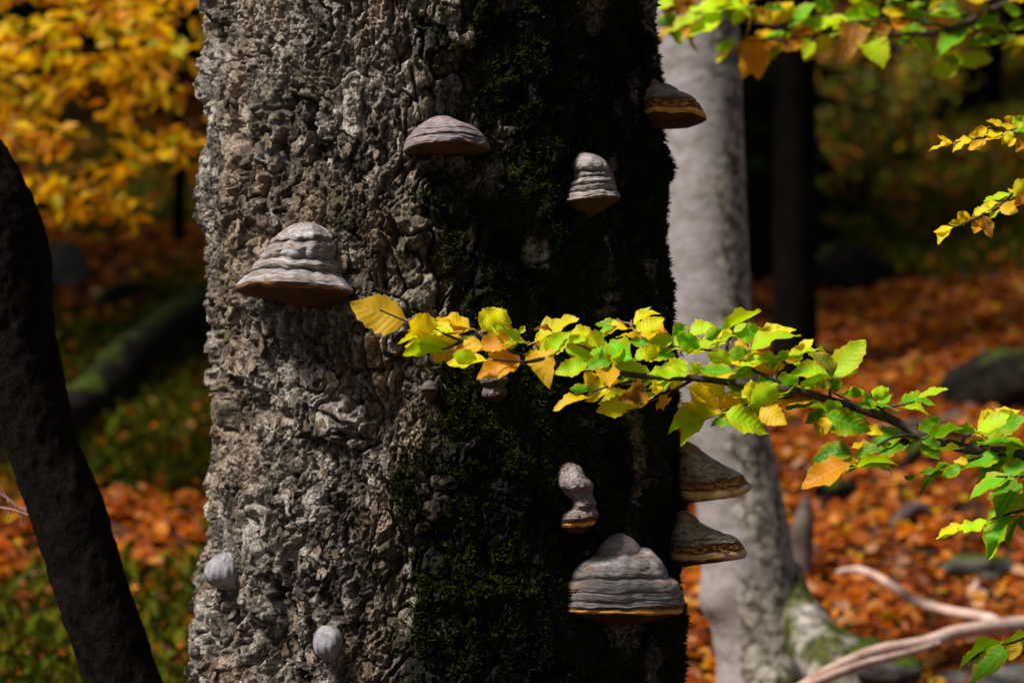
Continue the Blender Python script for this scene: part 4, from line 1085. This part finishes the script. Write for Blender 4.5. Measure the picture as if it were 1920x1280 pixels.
def spruce(label, x, y, h, rad, z0, nb=60, seed=0, tone=1.0, r=0.14):
    rr = np.random.default_rng(seed)
    g = gpt(x, y)
    root = empty('spruce', g)
    child(trunk_tube('trunk', [(g + Vector((0, 0, -0.3)), r * 1.3), (g + Vector((0, 0, 0.4)), r), (g + Vector((0, 0, h * 0.5)), r * 0.7), (g + Vector((0, 0, h)), 0.02)], root, 'far_bark', 16, 8, 0.05, seed), root)
    V = []; C = []
    for b in range(nb):
        zz = z0 + (h - z0) * (b / nb) ** 1.1
        L = rad * (1 - (zz - z0) / (h - z0 + 0.3)) ** 0.8 * rr.uniform(0.75, 1.15) + 0.12
        a = b * 2.399 + rr.uniform(-.3, .3)
        n = int(26 + 46 * L)
        t = rr.uniform(0.08, 1, n)
        dirv = np.array([math.cos(a), math.sin(a), 0])
        sv = np.array([-math.sin(a), math.cos(a), 0])
        base = np.array(g) + np.array([0, 0, zz]) + dirv * (t * L)[:, None] + np.array([0, 0, 1]) * (-0.30 * L * t ** 1.5 + 0.05)[:, None]
        side = rr.choice([-1, 1], n)
        d = dirv * 0.65 + sv * side[:, None] * rr.uniform(0.4, 1.0, (n, 1)) + np.array([0, 0, -1]) * rr.uniform(0.05, 0.75, (n, 1))
        d /= np.linalg.norm(d, axis=1)[:, None]
        ln = rr.uniform(0.14, 0.34, (n, 1)) * (1.15 - 0.6 * t[:, None]) * (0.5 + 0.4 * min(L, 1.6))
        w = np.cross(d, rr.normal(0, 1, (n, 3))); w /= np.linalg.norm(w, axis=1)[:, None]; w *= ln * 0.10
        V.append(np.stack([base - w * 0.6, base + w * 0.6, base + d * ln * 0.6 + w, base + d * ln, base + d * ln * 0.6 - w], 1).reshape(-1, 3))
        q = rr.uniform(0.5, 1.3, (n, 1)) * tone
        C.append(np.repeat(np.array([[0.012, 0.022, 0.007]]) * q, 5, 0))
    V = np.concatenate(V); C = np.concatenate(C)
    i = np.arange(len(V) // 5)[:, None] * 5
    o = mesh_obj('crown', V, np.concatenate([i, i + 1, i + 2, i + 3, i + 4], 1), M['moss'], False)
    add_color(o.data, 'tint', C); child(o, root)
    return tag(root, label, 'tree')

far_trunk('dark straight tree trunk standing between the smooth pale trunk and the green slope', 1490, 600, 10.5, 80, h=9)
far_trunk('thin grey young trunk below the yellow foliage', 336, 470, 14.0, 24, h=7)
far_trunk('dark slanting trunk on the far shaded slope', 1845, 420, 17.0, 70, lean=1.2, h=9)
far_trunk('slim dark stem behind the thin grey young trunk', 268, 420, 19.0, 26, h=8)
spruce('dark spruce close behind the smooth pale trunk', P(1420, 0, 13.0).x, 13.0, 9.0, 0.62, 0.15, 110, 1)
spruce('dark spruce with drooping boughs over the green slope', P(1640, 0, 17.0).x, 17.0, 10.0, 1.1, 0.9, 110, 2)
spruce('dark spruce farthest along the shaded red bank', P(1900, 0, 19.5).x, 19.5, 11.0, 1.5, 0.9, 110, 3)
spruce('dark spruce behind the hanging yellow foliage', P(250, 0, 20.0).x, 20.0, 11.0, 2.4, 0.2, 110, 4)
spruce('dark spruce behind the almost black leaning trunk', P(30, 0, 21.5).x, 21.5, 11.0, 2.6, 0.2, 110, 6)

# unseen broad leaved trees, added so their crowns shade the bank and block sky
def shade_tree(label, x, y, h, rad, n, seed, tints, trunk_r=0.16, zc=None, flat=0.55):
    rr = np.random.default_rng(seed)
    g = gpt(x, y)
    root = empty('added_shade_tree', g)
    child(trunk_tube('trunk', [(g + Vector((0, 0, -0.3)), trunk_r * 1.4), (g + Vector((0, 0, 0.5)), trunk_r), (g + Vector((0.1, 0, h * 0.5)), trunk_r * 0.8), (g + Vector((0.1, 0.1, h)), trunk_r * 0.3)], root, 'far_bark', 18, 8, 0.05, seed), root)
    zc = zc if zc is not None else h
    nc = 46
    cc = rr.normal(0, 1, (nc, 3)); cc /= np.linalg.norm(cc, axis=1)[:, None]; cc *= rr.uniform(0.25, 1, (nc, 1)) ** 0.5
    cc = np.array(g) + np.array([0, 0, zc]) + cc * np.array([rad, rad, rad * flat])
    for k in range(0, 9):
        V, F = tube([g + Vector((0.1, 0, zc * rr.uniform(0.55, 0.85))), Vector(cc[k]) * 0.5 + (g + Vector((0.1, 0, zc * 0.85))) * 0.5, Vector(cc[k])], [0.05, 0.03, 0.012], 7, 0, 1, 4)
        child(mesh_obj('limb', V, F, M['far_bark']), root)
    ci = rr.integers(0, nc, n)
    c = cc[ci] + rr.normal(0, 0.20 * rad ** 0.5, (n, 3)) * np.array([1, 1, 0.6])
    a = rr.normal(0, 1, (n, 3)) * np.array([1, 1, 0.45]); a /= np.linalg.norm(a, axis=1)[:, None]
    b = np.cross(a, rr.normal(0, 0.5, (n, 3)) + np.array([0, 0, 1])); b /= np.linalg.norm(b, axis=1)[:, None]
    L = rr.uniform(0.10, 0.19, (n, 1)); w = L * 0.34
    V = np.stack([c - a * L * 0.5, c + b * w, c + a * L * 0.5, c - b * w], 1).reshape(-1, 3)
    i = np.arange(n)[:, None] * 4
    o = mesh_obj('crown', V, np.concatenate([i, i + 1, i + 2, i + 3], 1), M['leaf_mass'], False)
    t = np.array(tints)[rr.integers(0, len(tints), n)] * rr.uniform(0.7, 1.2, (n, 1))
    add_color(o.data, 'tint', np.repeat(t, 4, 0))
    child(o, root)
    return tag(root, label, 'tree')

# ------------------------------------------------------------------ yellow beech, out of focus on the left
YD = 8.8
yt = empty('yellow_beech', gpt(P(-520, 0, YD).x, YD))
tag(yt, 'autumn beech with hanging sprays of bright yellow leaves', 'tree')
g = yt.location
child(trunk_tube('trunk', [(g + Vector((0, 0, -0.3)), 0.16), (g + Vector((0, 0, 0.5)), 0.12), (g + Vector((0.05, 0, 2.0)), 0.11), (g + Vector((0, 0, 4.5)), 0.05)], yt, 'far_bark', 20, 8, 0.05, 8), yt)
limbs = [[(-510, 120), (-200, 40), (0, 55), (150, 30), (250, 15), (310, 32)], [(-510, 180), (-150, 120), (40, 100), (200, 95), (300, 75), (365, 92)], [(-510, 260), (-120, 220), (40, 200), (140, 140), (240, 105)],
         [(-510, 330), (-150, 360), (40, 365), (130, 340), (220, 300), (310, 262), (388, 240)], [(-510, 300), (-120, 270), (20, 235), (90, 240), (140, 262)], [(-510, 390), (-100, 400), (90, 385), (170, 380), (220, 400), (275, 382)],
         [(-510, 60), (-100, -30), (120, -20), (280, 60), (290, 120), (240, 170), (200, 240)], [(-510, 20), (-100, -60), (200, -40), (340, -10), (385, 20)], [(-510, 220), (-80, 170), (20, 150), (110, 190)], [(310, 262), (345, 295), (385, 300)],
         [(-510, 340), (-100, 320), (10, 300), (50, 310)], [(240, 105), (300, 150), (330, 185)]]
cl = []
for li, l in enumerate(limbs):
    dd = YD + random.uniform(-0.5, 0.5)
    pts = [(x, y, YD + (dd - YD) * min(1, max(0.0, (x + 510) / 400))) for x, y in l]
    n = len(pts)
    V, F = tube([P(*p) for p in pts], [0.022 - 0.018 * i / (n - 1) for i in range(n)], 7, 0, 1, 5)
    child(mesh_obj('branch', V, F, M['far_bark']), yt)
    for (a, b) in zip(pts, pts[1:]):
        k = max(2, int(math.hypot(a[0] - b[0], a[1] - b[1]) / 4.6))
        for i in range(k):
            f = random.random()
            cl.append((a[0] * (1 - f) + b[0] * f, a[1] * (1 - f) + b[1] * f, a[2] * (1 - f) + b[2] * f))
random.shuffle(cl)
cl = [c for c in cl if c[0] > -160]
YPAL = [(0.78, 0.46, 0.006), (0.80, 0.52, 0.008), (0.72, 0.36, 0.008), (0.62, 0.24, 0.012), (0.42, 0.40, 0.01), (0.78, 0.50, 0.006)]
front = [c for c in cl if -15 < c[0] < 390][:300]
rest = [c for c in cl if c not in front]
for (x, y, d) in front:
    p = P(x + random.gauss(0, 9), y + random.gauss(4, 13), d + random.gauss(0, 0.14))
    o = bpy.data.objects.new('leaf', random.choice(LEAVES))
    o.location = p
    o.rotation_euler = (random.gauss(0, 0.7), random.gauss(0.35, 0.5), random.uniform(0, 6.28))
    L = random.uniform(0.065, 0.095); o.scale = (L, L, L)
    c = random.choice(YPAL); o.color = (*c, 1)
    child(o, yt)
n = 0; V = []; C = []
for rep in range(2):
    for (x, y, d) in (rest if rep == 0 else cl[::2]):
        p = P(x + random.gauss(0, 14), y + random.gauss(3, 15), d + random.gauss(0, 0.25))
        m = Matrix.Rotation(random.uniform(0, 6.28), 3, 'Z') @ Matrix.Rotation(random.gauss(0.3, 0.5), 3, 'Y') @ Matrix.Rotation(random.gauss(0, 0.6), 3, 'X')
        L = random.uniform(0.06, 0.09)
        for q in ((0, 0, 0), (0.45, -0.3, 0.05), (1, 0, -0.1), (0.45, 0.3, 0.05)):
            V.append(p + m @ (Vector(q) * L))
        C += [random.choice(YPAL)] * 4
F = [(4 * i, 4 * i + 1, 4 * i + 2, 4 * i + 3) for i in range(len(V) // 4)]
o = mesh_obj('foliage', V, F, M['leaf_mass'], False); add_color(o.data, 'tint', np.array(C))
tag(o, None, None, None, 'stuff'); child(o, yt)

def shrub(label, x, y, h, rad, n, seed, tints):
    rr = np.random.default_rng(seed); g = gpt(x, y)
    root = empty('shrub', g)
    tips = []
    for k in range(9):
        a = rr.uniform(0, 6.28); t = g + Vector((math.cos(a) * rad * rr.uniform(.3, 1), math.sin(a) * rad * rr.uniform(.3, 1), h * rr.uniform(0.6, 1)))
        V, F = tube([g + Vector((0, 0, -0.05)), g.lerp(t, 0.5) + Vector((0, 0, 0.1)), t], [0.012, 0.008, 0.003], 6, 0, 1, 4)
        child(mesh_obj('stem', V, F, M['far_bark']), root); tips.append(t)
    ti = rr.integers(0, 9, n); f = rr.uniform(0.3, 1.05, (n, 1))
    c = np.array(g) + (np.array([tuple(t) for t in tips])[ti] - np.array(g)) * f + rr.normal(0, 0.09, (n, 3)) + np.array([0, 0, 0.05])
    a = rr.normal(0, 1, (n, 3)) * np.array([1, 1, 0.5]); a /= np.linalg.norm(a, axis=1)[:, None]
    b = np.cross(a, rr.normal(0, 0.5, (n, 3)) + np.array([0, 0, 1])); b /= np.linalg.norm(b, axis=1)[:, None]
    L = rr.uniform(0.06, 0.11, (n, 1)); w = L * 0.32
    V = np.stack([c - a * L * .5, c + b * w, c + a * L * .5, c - b * w], 1).reshape(-1, 3); i = np.arange(n)[:, None] * 4
    o = mesh_obj('foliage', V, np.concatenate([i, i + 1, i + 2, i + 3], 1), M['leaf_mass'], False); o['kind'] = 'stuff'
    add_color(o.data, 'tint', np.repeat(np.array(tints)[rr.integers(0, len(tints), n)] * rr.uniform(0.6, 1.2, (n, 1)), 4, 0)); child(o, root)
    return tag(root, label, 'shrub')
for (px, py, h, rd, n, lab, tn) in [(1600, 420, 0.9, 0.6, 420, 'low green shrub turning pink orange on the far slope', [(0.10, 0.17, 0.02), (0.16, 0.2, 0.02), (0.5, 0.16, 0.06)]), (1690, 330, 1.1, 0.7, 420, 'olive shrub under the dark spruce boughs', [(0.14, 0.18, 0.02), (0.32, 0.26, 0.03)]),
        (1760, 250, 1.2, 0.8, 420, 'rust brown shrub high on the far slope', [(0.45, 0.16, 0.05), (0.30, 0.12, 0.03), (0.2, 0.2, 0.02)]), (1430, 470, 0.5, 0.35, 260, 'small bright green shrub between pale trunk and dark trunk', [(0.10, 0.2, 0.015), (0.2, 0.26, 0.02)])]:
    g_ = ghit(px, py)
    shrub(lab, g_.x, g_.y, h, rd, n, px, tn)

# shade makers (their crowns lie above the frame)
GT = [(0.10, 0.15, 0.01), (0.30, 0.28, 0.01), (0.45, 0.25, 0.01)]
SH = [('added broadleaf shade tree up the bank hidden behind the great trunk', -0.9, 10.6, 6.2, 3.0), ('added unseen broadleaf shade tree beyond the yellow foliage', -4.6, 11.2, 6.2, 3.0),
      ('added unseen broadleaf shade tree far out beyond the yellow foliage', -7.4, 10.6, 6.4, 3.0), ('added unseen broadleaf shade tree higher up behind the yellow foliage', -5.2, 15.5, 6.5, 3.2), ('added unseen broadleaf shade tree high on the bank behind the great trunk', -5.4, 18.4, 6.5, 3.2),
      ('added unseen broadleaf shade tree high on the bank past the spruces', 3.9, 15.8, 6.5, 3.2), ('added unseen broadleaf shade tree beside the litter slope, past the leaf sprays', 6.4, 9.0, 6.0, 3.0),
      ('added unseen broadleaf shade tree standing behind the viewer', 2.2, -3.6, 6.0, 3.2), ('added unseen broadleaf shade tree well behind the viewer', -1.5, -8.0, 6.0, 3.0), ('added unseen broadleaf shade tree over the way to the slender beeches', 5.6, -1.5, 6.0, 3.2)]
for k, (lab, x, y, h, rd) in enumerate(SH):
    shade_tree(lab, x, y, h, rd, 6500, 51 + k, GT)

# ------------------------------------------------------------------ leaf litter and grass
def litter(n):
    y = 4.6 + (rng.uniform(0, 1, n) ** 1.35) * 26
    x = rng.uniform(-1, 1, n) * (0.245 * y + 0.9)
    green = sstep(0.42, 0.62, fbm(x * 0.8 + 7, y * 0.8, oct=3, seed=201) + 0.24 * sstep(0.6, -0.9, x) * sstep(15, 9, y) - 0.30 * sstep(0.2, 0.8, x) * sstep(14, 11, y) + 0.22 * sstep(12, 15, y) * sstep(0, 1, x))
    keep = rng.uniform(0, 1, n) > green * 0.72
    x, y, green = x[keep], y[keep], green[keep]; n = len(x)
    z = gz(x, y) + rng.uniform(0.0, 0.035, n)
    L = rng.uniform(0.05, 0.095, n)[:, None] * (1 + 0.035 * np.clip(y - 8, 0, 30))[:, None]
    yaw = rng.uniform(0, 6.283, n); 
    a = np.stack([np.cos(yaw), np.sin(yaw), rng.normal(0.12, 0.35, n)], -1); a /= np.linalg.norm(a, axis=1)[:, None]
    up = np.stack([rng.normal(0, 0.42, n), rng.normal(-0.15, 0.42, n), np.ones(n)], -1)
    b = np.cross(up, a); b /= np.linalg.norm(b, axis=1)[:, None]
    nn = np.cross(a, b)
    c = np.stack([x, y, z], -1)
    f = rng.uniform(-0.10, 0.28, (n, 1))
    w = L * 0.31
    V = np.stack([c - a * L * .5, c - a * L * .12 + b * w + nn * f * L, c + a * L * .25 + b * w * 0.8 + nn * f * L, c + a * L * .5 - nn * 0.1 * L, c + a * L * .25 - b * w * 0.8 + nn * f * L, c - a * L * .12 - b * w + nn * f * L], 1).reshape(-1, 3)
    i = np.arange(n)[:, None] * 6
    F = np.concatenate([np.concatenate([i, i + 1, i + 2, i + 3], 1), np.concatenate([i, i + 3, i + 4, i + 5], 1)])[:, ::-1]
    pal = np.array([(0.46, 0.120, 0.016), (0.34, 0.080, 0.012), (0.58, 0.19, 0.024), (0.20, 0.046, 0.010), (0.66, 0.28, 0.05), (0.09, 0.025, 0.010), (0.70, 0.42, 0.015), (0.58, 0.30, 0.16)])
    pr = np.array([.26, .22, .18, .13, .08, .06, .03, .04])
    t = pal[rng.choice(len(pal), n, p=pr)] * rng.uniform(0.75, 1.2, (n, 1))
    o = mesh_obj('fallen_leaves', V, F, M['leaf_mass'], False)
    add_color(o.data, 'tint', np.repeat(t, 6, 0)); COL.objects.link(o)
    tag(o, 'deep litter of rust and orange fallen leaves on the hillside', 'leaf litter', None, 'stuff')
litter(82000)

def grass(n):
    y = 4.8 + (rng.uniform(0, 1, n) ** 1.3) * 17
    x = rng.uniform(-1, 1, n) * (0.245 * y + 0.8)
    green = sstep(0.42, 0.62, fbm(x * 0.8 + 7, y * 0.8, oct=3, seed=201) + 0.24 * sstep(0.6, -0.9, x) * sstep(15, 9, y) - 0.30 * sstep(0.2, 0.8, x) * sstep(14, 11, y) + 0.22 * sstep(12, 15, y) * sstep(0, 1, x))
    keep = rng.uniform(0, 1, n) < green
    x, y = x[keep], y[keep]; n = len(x)
    c = np.stack([x, y, gz(x, y) - 0.005], -1)
    d = np.stack([rng.normal(0, 0.55, n), rng.normal(0, 0.55, n), np.ones(n)], -1); d /= np.linalg.norm(d, axis=1)[:, None]
    L = rng.uniform(0.05, 0.17, (n, 1))
    s = np.stack([rng.normal(0, 1, n), rng.normal(0, 1, n), np.zeros(n)], -1); s /= np.linalg.norm(s, axis=1)[:, None]
    w = L * 0.055 + 0.002
    droop = np.stack([d[:, 0], d[:, 1], -0.6 * np.ones(n)], -1)
    V = np.stack([c - s * w, c + s * w, c + d * L * 0.6 + s * w * 0.8, c + d * L * 0.9 + droop * L * 0.25], 1).reshape(-1, 3)
    i = np.arange(n)[:, None] * 4
    t = np.array([[0.055, 0.095, 0.008]]) * rng.uniform(0.45, 1.35, (n, 1)) + np.array([[0.05, 0.01, 0.0]]) * rng.uniform(0, 1.4, (n, 1))
    o = mesh_obj('grass', V, np.concatenate([i, i + 1, i + 2, i + 3], 1), M['moss'], False)
    add_color(o.data, 'tint', np.repeat(t, 4, 0)); COL.objects.link(o)
    tag(o, 'short green grass and moss between fallen leaves', 'grass', None, 'stuff')
grass(110000)
